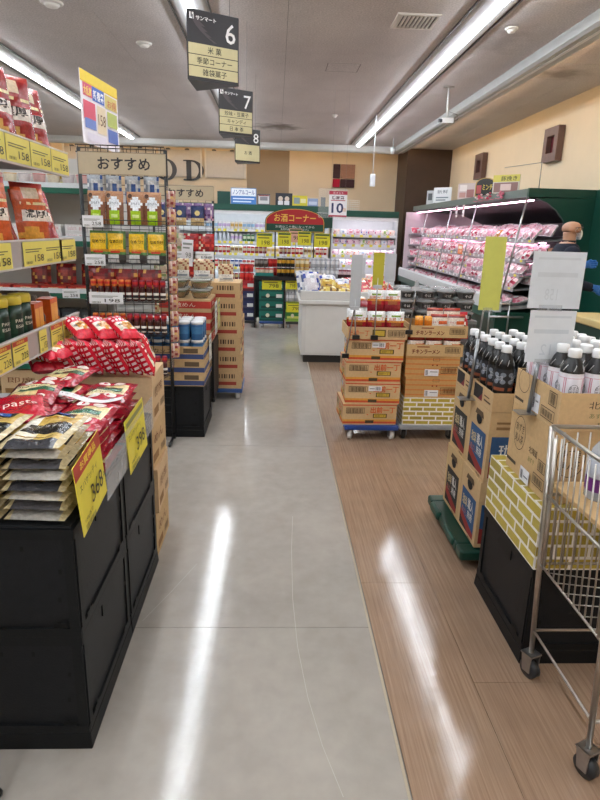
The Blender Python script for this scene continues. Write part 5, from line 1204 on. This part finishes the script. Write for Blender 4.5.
def cmark(p):
    for yy in (.75, .45): 
        for xx in (.32, .68): p.disc(xx, yy, .011, '#7d8490')
    p.r(.2, .06, .8, .2, '#8a4a2c'); p.t('珈琲', .5, .6, .22, '#c8ccd4', .4)
CO = pet('#141210', '#0e0e10', '#e9eaec', '#1a1c22', marks=cmark)
i = 0
for c in range(6):
    for j in range(6):
        x = .995+.0985*c if c < 3 else .995+.0985*c+.01; y = 2.491+.085*(j % 3)+.267*(j//3)
        place(CO, 'coffee_bottle', 'black coffee bottle with white cap, %s column from the aisle, %s from the front' % (nth(c), nth(j)), 'bottle', (x, y, .7645), (0, 0, rnd.uniform(-.3, .3)+(-PI/4)), 'black coffee bottles', (1.02, 1.02, .92))
# ------------------------------------------------------------------ bean tea stack on a black crate
crate_base(1.095, 2.06, .37, .51, 'low black plinth under the tea cartons by the cart'); crate_base(1.475, 2.06, .37, .51, 'low black plinth behind the wire cart')
put_crate(1.095, 2.06, .056, .36, .50, .325, 'black folding crate under the brick print box by the cart', 'black crates under the tea')
put_crate(1.475, 2.06, .056, .36, .50, .325, 'black folding crate behind the wire cart', 'black crates under the tea')
brick_cover(.912, 1.66, 1.81, 2.31, .383, .615, 6, 4, 5, 'box wrapped in yellow brick print under the tea cartons', 1)
def tea(f):
    p = f('-x'); p.ring(.26, .62, .052, .0025, '#3a3226', 22, .066); p.t('あずき', .26, .70, .13, '#3a3226', .2); p.t('美人茶', .26, .54, .13, '#3a3226', .2)
    p.t('北海道', .62, .52, .1, '#3a3226', .2); p.t('あずき', .6, .38, .08, '#6a7a3a', .14); p.r(.02, .12, .26, .17, '#4a4030'); p.r(.08, .86, .2, .9, '#7a8a4a')
    p.frame(.76, .34, .92, .5, .0025, '#3a3226'); p.bars(.78, .36, .90, .48, 7, '#4a4030'); p.frame(.70, .12, .95, .28, .0025, '#3a3226'); p.bars(.72, .15, .93, .25, 11, '#4a4030'); p.r(.42, .02, .64, .22, '#e2e2e6'); p.bars(.44, .05, .5, .18, 4, '#3a3a40'); p.r(.52, .1, .62, .12, '#77777c')
    q = f('-y'); q.ring(.2, .62, .05, .0025, '#3a3226', 22, .066); q.t('あずき', .2, .70, .12, '#3a3226', .2); q.t('美人茶', .2, .54, .12, '#3a3226', .2); q.t('北海道', .62, .6, .12, '#3a3226', .3); q.t('あずき使用', .6, .42, .08, '#6a7a3a', .24); q.r(.4, .14, .9, .2, '#3a3226')
TE = box_mesh(.33, .365, .262, '#c4a476', tea)
for i in range(2): place(TE, 'tea_carton', ['bean tea carton on the brick print box, aisle side', 'bean tea carton on the brick print box, behind the cart'][i], 'carton', (1.10+.335*i, 1.845, .6175), (0, 0, 0), 'bean tea cartons')
def tea_tray():
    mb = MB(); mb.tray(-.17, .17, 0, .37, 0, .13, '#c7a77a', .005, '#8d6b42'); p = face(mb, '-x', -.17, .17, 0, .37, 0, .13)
    p.ring(.2, .75, .05, .0025, '#3a3226', 22, .045); p.r(.03, .12, .24, .2, '#4a4030'); p.r(.42, .1, .6, .62, '#e2e2e6'); p.bars(.44, .2, .5, .5, 4, '#3a3a40'); p.r(.52, .4, .58, .44, '#77777c')
    p.frame(.78, .55, .94, .92, .0025, '#3a3226'); p.bars(.8, .6, .92, .88, 7, '#4a4030'); p.frame(.66, .14, .94, .44, .0025, '#3a3226'); p.bars(.68, .2, .92, .38, 12, '#4a4030')
    q = face(mb, '-y', -.17, .17, 0, .37, 0, .13); q.t('北海道', .45, .7, .2, '#3a3226', .34); q.t('あずき使用', .45, .42, .14, '#5a6a3a', .3); q.t('無添加', .45, .2, .1, '#5a4a30', .12); return mb.mesh('tea_tray', 'card')
TT = tea_tray()
for i in range(2): place(TT, 'tea_tray', ['open bean tea carton full of bottles, aisle side', 'open bean tea carton full of bottles, behind the cart'][i], 'carton', (1.105+.345*i, 1.84, .8805), (0, 0, .0), 'open bean tea cartons')
def tmark(p):
    p.frame(.1, .08, .9, .92, .0015, '#c87a90'); p.ring(.5, .55, .016, .0015, '#6a6a70', 16, .022); p.t('あずき', .5, .62, .12, '#4a4a50', .36); p.t('美人茶', .5, .48, .12, '#4a4a50', .36)
TEB = pet('#e6e2e6', '#151416', '#eceded', '#e4e2ea', .039, .285, tmark, (.075, .195))
for c in range(8):
    for j in range(4):
        x = .985+.081*c+(.018 if c > 3 else 0); y = 1.895+.086*j
        if c > 3: x = .985+.081*4+.038+.081*(c-4)
        place(TEB, 'tea_bottle', 'white labelled tea bottle, %s column from the aisle, %s from the front' % (nth(c), nth(j)), 'bottle', (x, y, .8855), (0, 0, rnd.uniform(-.5, .2)), 'white labelled tea bottles', (1, 1, .92))
# standing cards on metal stems
def card_on_post(x, y, z0, lab, cards, post_top, slant=0, rot=0, y_ext=0):
    t = thing('card_stand', lab, 'price card', (x, y, z0), rot, 'large cards on posts')
    MB().box(-.045, .03, -.03, .03, 0, .004, '#a4a6a8').build('base_plate', 'chrome', t)
    MB().tube([(0, 0, .004), (slant*.6, 0, (post_top-z0)*.55)], .008, '#8e9092', 10).build('post', 'chrome', t); MB().tube([(slant*.6, 0, (post_top-z0)*.5), (slant, 0, post_top-z0)], .0042, '#a2a4a6', 8).build('stem', 'chrome', t)
    for (cx, cz0, cz1, w_, col, tl, txt) in cards:
        mb = MB(); mb.box(cx-w_/2, cx+w_/2, -.012, -.0095, cz0-z0, cz1-z0, col)
        p = face(mb, '-y', cx-w_/2, cx+w_/2, -.012, -.0095, cz0-z0, cz1-z0)
        if txt:       # print of the far side showing faintly through the sheet, mirrored
            c = '#c6ccd2'; p.r(.1, .86, .9, .9, c); p.r(.12, .56, .88, .64, c); p.text(txt, .42*p.w, .25*p.h, .055, c, -.4*p.w*.6)
        mb.build('card', 'paper', t)
        mb = MB(); mb.box(cx-w_*.28, cx+w_*.16, -.016, -.004, cz0-z0-.008, cz0-z0+.012, '#b9bec4'); mb.build('clip', 'acryl', t)
    return t
card_on_post(.918, 2.03, .885, 'pair of large white price cards on a post among the tea bottles', [(.03, 1.262, 1.45, .18, '#d2d8de', 0, '158'), (.035, 1.075, 1.255, .16, '#d8dce0', 0, '12')], 1.30, .02)
card_on_post(.918, 2.69, .75, 'tall yellow green card on a post among the coffee bottles', [(.045, 1.17, 1.49, .095, '#c6c660', 0, None)], 1.27, .03)

# ------------------------------------------------------------------ wire cart at the near right
t = thing('wire_cart', 'silver wire basket cart standing in front of the tea cartons', 'cart', (.92, 1.34, 0)); W, D, ch = .52, .40, '#b9b5ae'
for (x, y) in ((0, 0), (W, 0), (0, D), (W, D)):
    MB().tube([(x, y, .10), (x, y, .93)], .0085, ch, 10).build('leg', 'chrome', t)
    yy = y+(.022 if y == 0 else -.022); MB().tube([(x+.003, yy, .45), (x+.003, yy, .90)], .006, ch, 8).build('inner_rod', 'chrome', t)
    caster(t, x, y, .10, .035, '#26292e', '#a8a8a8', .4)
def loop(z, r, nm): MB().tube([(0, 0, z), (W, 0, z), (W, D, z), (0, D, z)], r, ch, 8, closed=True).build(nm, 'chrome', t)
loop(.93, .007, 'top_rim'); loop(.70, .006, 'basket_rim'); loop(.19, .006, 'bottom_rail'); loop(.45, .005, 'lower_rail')
for i in range(1, 12):
    y = D*i/12; MB().tube([(0, y, .912), (0, y, .45)], .0024, ch, 5).build('side_wire', 'chrome', t); MB().tube([(W, y, .912), (W, y, .45)], .0024, ch, 5).build('side_wire', 'chrome', t)
for i in range(1, 15):
    x = W*i/15; MB().tube([(x, D, .912), (x, D, .45)], .0024, ch, 5).build('back_wire', 'chrome', t)
for i in range(1, 7): MB().tube([(.0, D*i/7, .45), (W, D*i/12, .45)], .002, ch, 4).build('floor_wire', 'chrome', t)
bevel(MB().box(.008, W-.008, .008, D-.008, .735, .75, '#c9a878').build('shelf_board', 'wood', t), .003)
for c_ in t.children_recursive:      # the basket widens upwards
    for v_ in c_.data.vertices: v_.co.x -= .05*(v_.co.z/.93)*(1-2*v_.co.x/W)
def water():
    a = MB().lathe([(.036, 0), (.042, .006), (.042, .05), (.039, .06), (.042, .07), (.042, .13), (.036, .155), (.016, .185), (.014, .195)], 18, cols='#cfd8e0').mesh('body', 'bottle')
    q = MB(); q.lathe([(.0425, .072), (.043, .074), (.043, .126), (.0425, .128)], 18, cols='#c2c8d4', caps=False); q.lathe([(.0432, .03), (.0434, .032), (.0434, .068), (.0432, .07)], 18, cols='#6a2a7a', caps=False)
    c = MB().lathe([(.018, .19), (.019, .193), (.019, .214), (.016, .218), (.001, .2185)], 14, cols='#eceeee').mesh('cap', 'plastic')
    return [('body', a), ('label', q.mesh('label', 'paper')), ('cap', c)]
WT = water()
for i, (x, y) in enumerate(((.975, 1.61), (1.08, 1.62), (1.0, 1.50))):
    place(WT, 'water_bottle', ['clear bottle with white cap and purple label in the wire cart', 'clear bottle with white cap behind it in the wire cart', 'clear bottle with purple label at the near side of the cart'][i], 'bottle', (x, y, .7505), (0, 0, .5*i), 'clear bottles in the wire cart')

# ------------------------------------------------------------------ meat case along the right wall
YM0, YM1 = 7.95, 14.55
mc = thing('meat_case', 'long open meat case with dark green canopy along the right wall', 'display case', (3.0, YM0, 0)); Lm = YM1-YM0
# profile coordinates: x from front lip (0) to wall (1.15)
MB().prism([(.08, .0), (1.13, 0), (1.13, .5), (.0, .5), (.0, .42)], 0, Lm, '#123c33', ax='y').build('base', 'steel', mc)
MB().prism([(-.06, .50), (.03, .50), (.03, .66), (-.03, .69), (-.06, .66)], 0, Lm, '#c9ced0', ax='y').build('front_lip', 'plastic', mc)
MB().prism([(-.065, .38), (.0, .38), (.0, .50), (-.065, .50)], 0, Lm, '#16493e', ax='y').build('bumper', 'plastic', mc)
MB().box(1.05, 1.13, 0, 4.2, .5, 2.0, '#26282a').build('back_panel', 'steel', mc); MB().box(1.05, 1.13, 4.2, Lm, .5, 2.0, '#d8c4cc').build('back_panel', 'steel', mc)  # far stretch coloured pale pink to stand for its lit interior
MB().prism([(.20, 1.98), (.26, 1.94), (1.13, 1.94), (1.13, 2.07), (.24, 2.07)], 0, Lm, '#0f3b31', ax='y').build('canopy', 'steel', mc)
MB().prism([(.185, 1.97), (.20, 1.97), (.24, 2.075), (.19, 2.07)], 0, Lm, '#5d6b66', ax='y').build('canopy_edge', 'steel', mc)
MB().prism([(.40, 1.93), (1.04, 1.68), (1.04, 1.70), (.42, 1.94)], 0, 4.2, '#1d1f20', ax='y').build('inner_deflector', 'steel', mc)
MB().box(.28, .31, .05, Lm-.05, 1.925, 1.938, '#f9c8e0').build('light_strip', 'caseled', mc)
MS = [(1.42, .36), (1.16, .28), (.97, .22), (.80, .16)]
for z, x0 in MS:
    MB().prism([(x0, z), (1.05, z+.08), (1.05, z+.06), (x0, z-.02)], 0, Lm, '#6d7072', ax='y').build('shelf_board', 'steel', mc)
    RL = MB().prism([(x0-.012, z-.03), (x0, z-.03), (x0+.004, z+.025), (x0-.008, z+.025)], 0, Lm, '#a09a9e', ax='y').build('price_rail', 'plastic', mc)
    if z > 1.1: MB().box(x0+.16, x0+.18, .05, Lm-.05, z-.018, z-.008, '#f9c8e0').build('light_strip', 'caseled', mc)
    for q in range(30): ob('price_tag', CARD['chipw' if q % 5 else 'chip'], RL, (x0-.0105, .13+.218*q+.03*(q % 2), z-.024), (0, 0, -PI/2), (1.5, 1, 1))
MB().prism([(.03, .56), (1.05, .66), (1.05, .62), (.03, .52)], 0, Lm, '#8d9092', ax='y').build('deck_board', 'steel', mc)
# near end: C-shaped green panel with glass, chrome uprights
pts = [(.19, 2.075), (.19, 1.97), (.30, 1.955), (.45, 1.90), (.58, 1.81), (.68, 1.70), (.74, 1.58), (.76, 1.45), (.76, .5), (-.05, .5), (-.06, .0), (1.15, 0), (1.15, 2.075)]
mb = MB()
for q in ([(.19, 1.97), (1.15, 1.97), (1.15, 2.075), (.19, 2.075)], [(.76, .5), (1.15, .5), (1.15, 1.97), (.30, 1.955), (.45, 1.90), (.58, 1.81), (.68, 1.70), (.74, 1.58), (.76, 1.45)], [(-.06, 0), (1.15, 0), (1.15, .5), (-.06, .5)]): mb.prism(q, -.05, -.001, '#0e4336', ax='y')
mb.build('end_panel', 'steel', mc); MB().box(1.06, 1.16, -1.9, -.055, 0, 2.075, '#0e4336').build('side_screen', 'steel', mc); MB().box(.03, 1.05, Lm-.03, Lm, .5, 1.94, '#d8c8d0').build('far_end_panel', 'steel', mc)
for y in (.0, 2.0, 3.4, 5.2): MB().tube([(.20, y, 1.97), (.0, y, .68)], .012, '#b4b8ba', 8).build('upright', 'chrome', mc)
for z in (.45, .62): MB().tube([(-.16, -.10, z), (.3, -.10, z)], .014, '#c9ccce', 8).build('bumper_bar', 'chrome', mc)
for x in (-.16, .1): MB().tube([(x, -.10, .0), (x, -.10, .66)], .012, '#b4b8ba', 8).build('bumper_post', 'chrome', mc)
# meat packs
def meat_pack(c, c2, seed, w_=.215, d_=.18, h_=.06):
    r = random.Random(seed); mb = MB(); mb.tray(-w_/2, w_/2, -d_/2, d_/2, 0, .025, '#e6e2e4', .006, tz=.012, floor=.018)
    mb.grid(lambda u, v: ((u-.5)*(w_-.016), (v-.5)*(d_-.016), .02+h_*(math.sin(PI*u)*math.sin(PI*v))**.5*(.75+.25*math.sin(9*u+seed)*math.cos(7*v+seed*2))), 7, 5, lambda u, v: r.choice([c, c, c2, '#e8c8cc']))
    p = Pan(mb, (-w_/2, -d_/2, .022+h_*.9), (1, 0, 0), (0, 1, 0), (0, 0, 1), w_, d_); p.r(.55, .15, .85, .45, '#f0eef0'); return mb.mesh('meat_pack', 'meat')
MP = [meat_pack(c, c2, 100+i) for i, (c, c2) in enumerate((('#dca0b0', '#ecc8d2'), ('#c86a80', '#e4b0bc'), ('#e6c4ce', '#f2e0e6'), ('#c04a62', '#e0a0ac'), ('#e4ccd6', '#d8a8b8'), ('#d8a0a8', '#f0dce0')))]
MPo = meat_pack('#d88a3c', '#e0b060', 120)
for k, (z, x0) in enumerate([(.56, .03)]+MS[::-1]):
    sl = .10/.98 if k == 0 else .08/(1.05-x0)
    rows = 2 if k == 0 else 1; nm = ['the bottom deck', 'the lowest shelf', 'the second shelf', 'the third shelf', 'the top shelf'][k]
    for r_ in range(rows):
        for i in range(28):
            xx = x0+.075+.2*r_; me = MPo if (k == 4 and i == 6) else MP[(i*5+k*3+r_+i//4) % 6]
            place(me, 'meat_pack', 'meat tray on %s%s, %s from near end' % (nm, [' at the lip', ' behind the lip'][r_] if rows == 2 else '', nth(i)), 'meat pack', (3.0+xx, YM0+.13+.218*i, z+sl*(xx-x0)+(.075 if k else .045)), ((.8 if k else .2)+rnd.uniform(-.08, .2), rnd.uniform(-.1, .1), -PI/2+rnd.uniform(-.3, .3)), 'wrapped trays of meat in the case', (lambda q: (q, q, q))(rnd.uniform(.85, 1.22)))
    if k:
        for r_ in range(1):
            for i in range(28):
                me = MP[(i*3+k*2+i//3) % 6]
                place(me, 'meat_pack', 'meat tray propped behind on %s, %s from near end' % (nm, nth(i)), 'meat pack', (3.0+x0+.27, YM0+.13+.218*i, z+sl*.24+.11), (.95+rnd.uniform(-.1, .2), rnd.uniform(-.12, .12), -PI/2+rnd.uniform(-.3, .3)), 'wrapped trays of meat in the case', (lambda q: (q, q, q))(rnd.uniform(.85, 1.2)))
for k, z in enumerate((.70, .95, 1.20, 1.45)):      # return shelves across the far end
    MB().box(.12, 1.04, Lm-.28, Lm-.03, z-.02, z, '#8d8a8e').build('return_shelf', 'steel', mc)
    for i in range(4): place(MP[(i*2+k) % 6], 'meat_pack', 'meat tray on the far end return, %s shelf up, %s from the aisle' % (nth(k), nth(i)), 'meat pack', (3.0+.24+.22*i, YM0+Lm-.17, z+.075), (.85+rnd.uniform(-.1, .1), 0, rnd.uniform(-.2, .2)), 'wrapped trays of meat on the far return')
# boards and flowers on the canopy
def canopy_board(name, lab, y, w_, h_, col, fn=None, x=3.30, lean=0, cat='sign', shape=None):
    mb = MB()
    if shape: mb.prism(shape, 0, .012, col, ax='y')
    else: mb.box(-w_/2, w_/2, 0, .012, 0, h_, col)
    if fn: fn(Pan(mb, (-w_/2, 0, 0), (1, 0, 0), (0, 0, 1), (0, -1, 0), w_, h_))
    return tag(mb.build(name, 'paper', loc=(x, y, 2.076), rot=(lean, 0, math.radians(-50))), lab, cat, 'boards on the meat case canopy')
canopy_board('sign_card', 'small narrow card at the far end of the meat case canopy', 13.4, .18, .28, '#b9bcbe', lambda p: p.r(.2, .3, .8, .8, '#55585c'), 3.28)
canopy_board('sign_card', 'white lettered sign card near the brown pillar on the canopy', 12.5, .42, .29, '#dcdfe2', lambda p: (p.t('新鮮', .5, .72, .25, '#55606a', .6), p.r(.15, .3, .85, .38, '#7a858e'), p.r(.15, .14, .7, .22, '#7a858e')), 3.3)
canopy_board('photo_board', 'photo board with pale food picture on the canopy', 10.9, .36, .26, '#c4b4b0', lambda p: (p.r(.1, .5, .5, .9, '#e0d8d4'), p.r(.5, .1, .9, .6, '#9c6a68'), p.r(.1, .1, .45, .42, '#b88a84')), 3.3)
canopy_board('minced_sign', 'arched black and gold sign for minced meat on the canopy', 9.95, .36, .28, '#b99a58', lambda p: (p.poly([(.05, .04), (.95, .04), (.95, .62)]+[(.5+.45*math.cos(PI*k/8), .62+.34*math.sin(PI*k/8)) for k in range(1, 8)]+[(.05, .62)], '#23231f'), p.r(.08, .15, .32, .6, '#a84a48'), p.t('ミンチ', .62, .48, .3, '#e0c858', .5, .01)), 3.3, shape=[(-.18, 0), (.18, 0), (.18, .18)]+[(.18*math.cos(PI*k/8), .18+.10*math.sin(PI*k/8)) for k in range(1, 8)]+[(-.18, .18)])
canopy_board('photo_sign', 'yellow headed sign with a meat photo on the canopy', 9.05, .42, .25, '#c8c4b8', lambda p: (p.r(0, .62, 1, 1, '#c9c05a'), p.t('豚挽き', .6, .8, .26, '#2a2a18', .6, .012), p.r(.05, .05, .95, .58, '#8c6a66'), p.r(.3, .15, .7, .5, '#d8c0bc')), 3.3)
fw = MB()
for i in range(26):
    a = (rnd.uniform(-.02, .06), rnd.uniform(0, 1.25), rnd.uniform(-.05, .06)); r_ = rnd.uniform(.018, .032)
    fw.lathe([(.002, -r_*.6), (r_, 0), (.002, r_*.7)], 6, a, rnd.choice(['#d8788c', '#e6b8c0', '#c84a64', '#efe0e2']))
for i in range(5): fw.tube([(0, .25*i, -.03), (.02, .25*i+.14, -.045), (0, .25*i+.25, -.03)], .006, '#b86a78', 4)
tag(fw.build('blossom_garland', 'cloth', loc=(3.15, 8.75, 2.03)), 'pink artificial blossom garland hanging along the canopy edge', 'garland', kind=None)
for i, y in enumerate((11.0, 10.6)):
    mb = MB(); mb.box(0, .003, 0, .12, -.2, 0, '#e8dce0'); p = face(mb, '-x', 0, .003, 0, .12, -.2, 0); p.r(.15, .6, .85, .85, '#c83a4a'); p.r(.15, .2, .7, .3, '#8a8088')
    tag(mb.build('hanging_tag', 'paper', loc=(3.2, y, 1.97)), ['white and red tag hanging under the canopy, farther', 'white and red tag hanging under the canopy, nearer'][i], 'tag', 'tags under the canopy')
t = thing('sign_wire', 'thin wire sign holder standing above the meat case canopy', 'sign holder', (3.6, 8.6, 2.076))
MB().tube([(0, 0, 0), (0, 0, .38)], .006, '#8d8a84').build('stem', 'chrome', t); MB().tube([(0, 0, .38), (0, 1.4, .44)], .005, '#8d8a84').build('arm', 'chrome', t)

for i, (y, z, c, c2) in enumerate(((10.35, 1.16, '#e0763a', '#f4e2c8'), (10.9, .97, '#c83a44', '#f0d0d0'), (9.75, .90, '#e6b8c8', '#c05a7a'), (11.6, .99, '#e8dfe2', '#b04a5c'))):
    mb = MB(); mb.box(0, .003, -.13, .13, 0, .16, c); p = face(mb, '-x', 0, .003, -.13, .13, 0, .16); p.r(.12, .55, .88, .85, c2); p.t(['お買得', '国産', '特売', '新鮮'][i], .5, .3, .28, c2, .6)
    tag(mb.build('price_card', 'paper', loc=(3.06+.05*z, y, z)), ['orange sale card clipped to the meat shelves', 'red sale card clipped to the meat shelves', 'pink sale card low on the meat shelves', 'white sale card farther along the meat shelves'][i], 'price card', 'sale cards on the meat shelves')

# ------------------------------------------------------------------ service table at the right edge, in front of the man
t = thing('service_case', 'low dark green case with pale wooden rim at the right edge', 'display case', (2.97, 4.75, -.03+.03))
MB().box(-.42, .9, -.25, .35, 0, .81, '#0f3a30').build('body', 'steel', t)
bevel(MB().box(-.45, .93, -.28, .38, .81, .87, '#c9b47c').build('rim', 'wood', t), .01)
mb = MB()
for k in range(9): mb.box(-.30, .8, .05+.012*k, .055+.012*k, .90+.06*k, .91+.06*k, '#6e6a68')
for x in (-.30, .25, .79): mb.tube([(x, .04, .87), (x, .16, 1.42)], .008, '#8a8684', 5)
mb.build('slat_screen', 'steel', t)['kind'] = 'stuff'
place(pillow(.12, .12, .04, patches('#7a4ab0', 5, ['#a888d0', '#e0d8ec'], 5, 5, .4), None, 7, 7, .004, 5).mesh('snack_bag', 'film'), 'snack_bag', 'small purple bag lying on the pale wooden rim', 'bag', (2.84, 4.62, .872), (-.2, 0, 0))

# ------------------------------------------------------------------ the man working behind it
def skin_mesh(verts, edges, radii, name, colfn, root=0, sub=2):
    me = bpy.data.meshes.new(name); me.from_pydata([tuple(v) for v in verts], edges, [])
    o = bpy.data.objects.new(name, me); COL.objects.link(o)
    o.modifiers.new('skin', 'SKIN'); o.modifiers['skin'].use_smooth_shade = True
    sv = me.skin_vertices[0].data
    for i, r in enumerate(radii): sv[i].radius = r if isinstance(r, tuple) else (r, r); sv[i].use_root = (i == root)
    s = o.modifiers.new('sub', 'SUBSURF'); s.levels = sub; s.render_levels = sub
    bpy.context.view_layer.update()
    m = bpy.data.meshes.new_from_object(o.evaluated_get(bpy.context.evaluated_depsgraph_get()))
    bpy.data.objects.remove(o); bpy.data.meshes.remove(me)
    m.name = name
    for a in list(m.attributes):
        if a.name == 'Col': m.attributes.remove(a)
    at = m.attributes.new('Col', 'FLOAT_COLOR', 'FACE')
    for p in m.polygons: at.data[p.index].color = rgb(colfn(p.center)); p.use_smooth = True
    return m
def add_mat(m, k): m.materials.clear(); m.materials.append(M[k]); return m
# local frame: x forward (towards the case), y across, z up; feet at the origin
J = {}; V = []; E_ = []; Rr = []
def j(n, p, r, frm=None):
    J[n] = len(V); V.append(p); Rr.append(r)
    if frm is not None: E_.append((J[frm], J[n]))
j('pelvis', (0, 0, .92), (.13, .16)); j('waist', (.0, 0, 1.06), (.12, .15), 'pelvis'); j('chest', (.0, 0, 1.24), (.125, .17), 'waist'); j('collar', (.01, 0, 1.38), (.075, .09), 'chest')
j('neck', (.03, 0, 1.445), .052, 'collar'); j('skull_base', (.035, 0, 1.50), .062, 'neck'); j('skull', (.03, 0, 1.575), (.092, .078), 'skull_base'); j('crown', (.02, 0, 1.635), (.066, .058), 'skull')
j('jaw', (.085, 0, 1.50), (.04, .045), 'skull_base'); j('nose', (.125, 0, 1.55), .016, 'skull')
for s, n in ((-1, 'near'), (1, 'far')):
    j(n+'_ear', (.03, s*.08, 1.555), (.012, .02), 'skull')
    j(n+'_shoulder', (.0, s*.17, 1.345), .065, 'collar')
    if n == 'near': pts = [(.05, s*.21, 1.09), (.20, s*.20, 1.06), (.245, s*.195, 1.045)]
    else: pts = [(.10, s*.21, 1.14), (.27, s*.17, 1.23), (.315, s*.165, 1.24)]
    j(n+'_elbow', pts[0], .045, n+'_shoulder'); j(n+'_wrist', pts[1], .027, n+'_elbow'); j(n+'_palm', pts[2], (.032, .02), n+'_wrist')
    d = (Vector(pts[2])-Vector(pts[1])).normalized(); side = Vector((0, 0, 1)).cross(d); up = d.cross(side)
    for k, (off, ln) in enumerate(((-.03, .06), (-.01, .075), (.01, .07), (.028, .055))):
        b0 = Vector(pts[2])+up*(-off)+d*.03; m0 = b0+d*ln*.55-up*.004; e0 = m0+d*ln*.35-up*.0+side*s*-.015
        j('%s_knuckle%d' % (n, k), tuple(b0), .0095, n+'_palm'); j('%s_mid%d' % (n, k), tuple(m0), .0088, '%s_knuckle%d' % (n, k)); j('%s_tip%d' % (n, k), tuple(e0), .0078, '%s_mid%d' % (n, k))
    th = Vector(pts[2])+up*.03; j(n+'_thumb', tuple(th+d*.015), .011, n+'_palm'); j(n+'_thumb_tip', tuple(th+d*.05+up*.012), .009, n+'_thumb')
    j(n+'_hip', (0, s*.09, .86), .09, 'pelvis'); j(n+'_knee', (.03*s*-1+.01, s*.10, .48), .062, n+'_hip'); j(n+'_ankle', (-.02*s, s*.10, .09), .042, n+'_knee'); j(n+'_toe', (.13-.02*s, s*.115, .04), .036, n+'_ankle')
man = thing('person', 'person in a dark navy jacket, white mask and blue gloves by the meat case', 'person', (2.66, 5.60, 0), 0)
body = skin_mesh(V, E_, Rr, 'body', lambda c: '#b58a70')
ob('body', add_mat(body, 'skin'), man)
def shell(name, pred, off, col, mt):
    """clothing: the body's own faces in a region, pushed outwards"""
    mb = MB(); vs = [v.co+v.normal*off for v in body.vertices]; mp = {}
    use = [p for p in body.polygons if pred(p.center)]; out = []
    for p in use:
        for i in p.vertices:
            if i not in mp: mp[i] = len(out); out.append(vs[i])
    mb.add(out, [tuple(mp[i] for i in p.vertices) for p in use], col, True); return mb.build(name, mt, man)
wr = {s: Vector(V[J[s+'_wrist']]) for s in ('near', 'far')}
is_hand = lambda c: c.x > .16 and .95 < c.z < 1.33 and any((c-wr[s]).length < .16 and c.x > wr[s].x-.01 for s in wr)
shell('jacket', lambda c: .84 < c.z < 1.425 and not (is_hand(c) and c.x > min(w_.x for w_ in wr.values())+.0), .012, '#171c2c', 'cloth')
shell('trousers', lambda c: .07 < c.z < .90, .009, '#15171d', 'cloth')
for s in ('near', 'far'): shell('glove', lambda c: is_hand(c) and (c.y < 0) == (s == 'near'), .003, '#2a6fc0', 'plastic')
for s in ('near', 'far'): shell('shoe', lambda c: c.z < .10 and (c.y < 0) == (s == 'near'), .008, '#101010', 'plastic')
# jacket collar, mask with ear loop, glasses
MB().lathe([(.075, 1.40), (.066, 1.43), (.062, 1.465)], 16, (.03, 0, 0), '#141927', caps=False).build('collar', 'cloth', man)
mb = MB(); mb.grid(lambda u, v: (.075+.068*math.sin(PI*(.12+.76*u))*(1-.45*(2*v-1)**2*.5), (u-.5)*.135, 1.475+.085*v), 10, 6, '#e6eaee')
mb.build('face_mask', 'cloth', man)
for s in (-1, 1): MB().tube([(.085, s*.066, 1.54), (.045, s*.088, 1.575), (.03, s*.09, 1.55), (.085, s*.066, 1.49)], .0018, '#eef0f2', 4).build('ear_loop', 'cloth', man)
mb = MB()
for s in (-1, 1):
    mb.tube([(.122+.004*math.cos(a), s*.034+.022*math.cos(a), 1.578+.016*math.sin(a)) for a in [2*PI*k/10 for k in range(10)]], .0022, '#2a2a2e', 4, closed=True); mb.tube([(.12, s*.056, 1.58), (.09, s*.078, 1.582), (.03, s*.088, 1.575)], .002, '#2a2a2e', 4)
mb.tube([(.125, -.012, 1.58), (.128, 0, 1.583), (.125, .012, 1.58)], .002, '#2a2a2e', 4); mb.build('glasses', 'plastic', man)
for s in (-1, 1):
    MB().lathe([(.001, -.008), (.008, 0), (.001, .008)], 8, (.103, s*.033, 1.578), '#e8e4e0').build('eye', 'plastic', man)
    MB().tube([(.112, s*.018, 1.603), (.113, s*.035, 1.607), (.105, s*.05, 1.602)], .003, '#4a4038', 4).build('eyebrow', 'cloth', man)
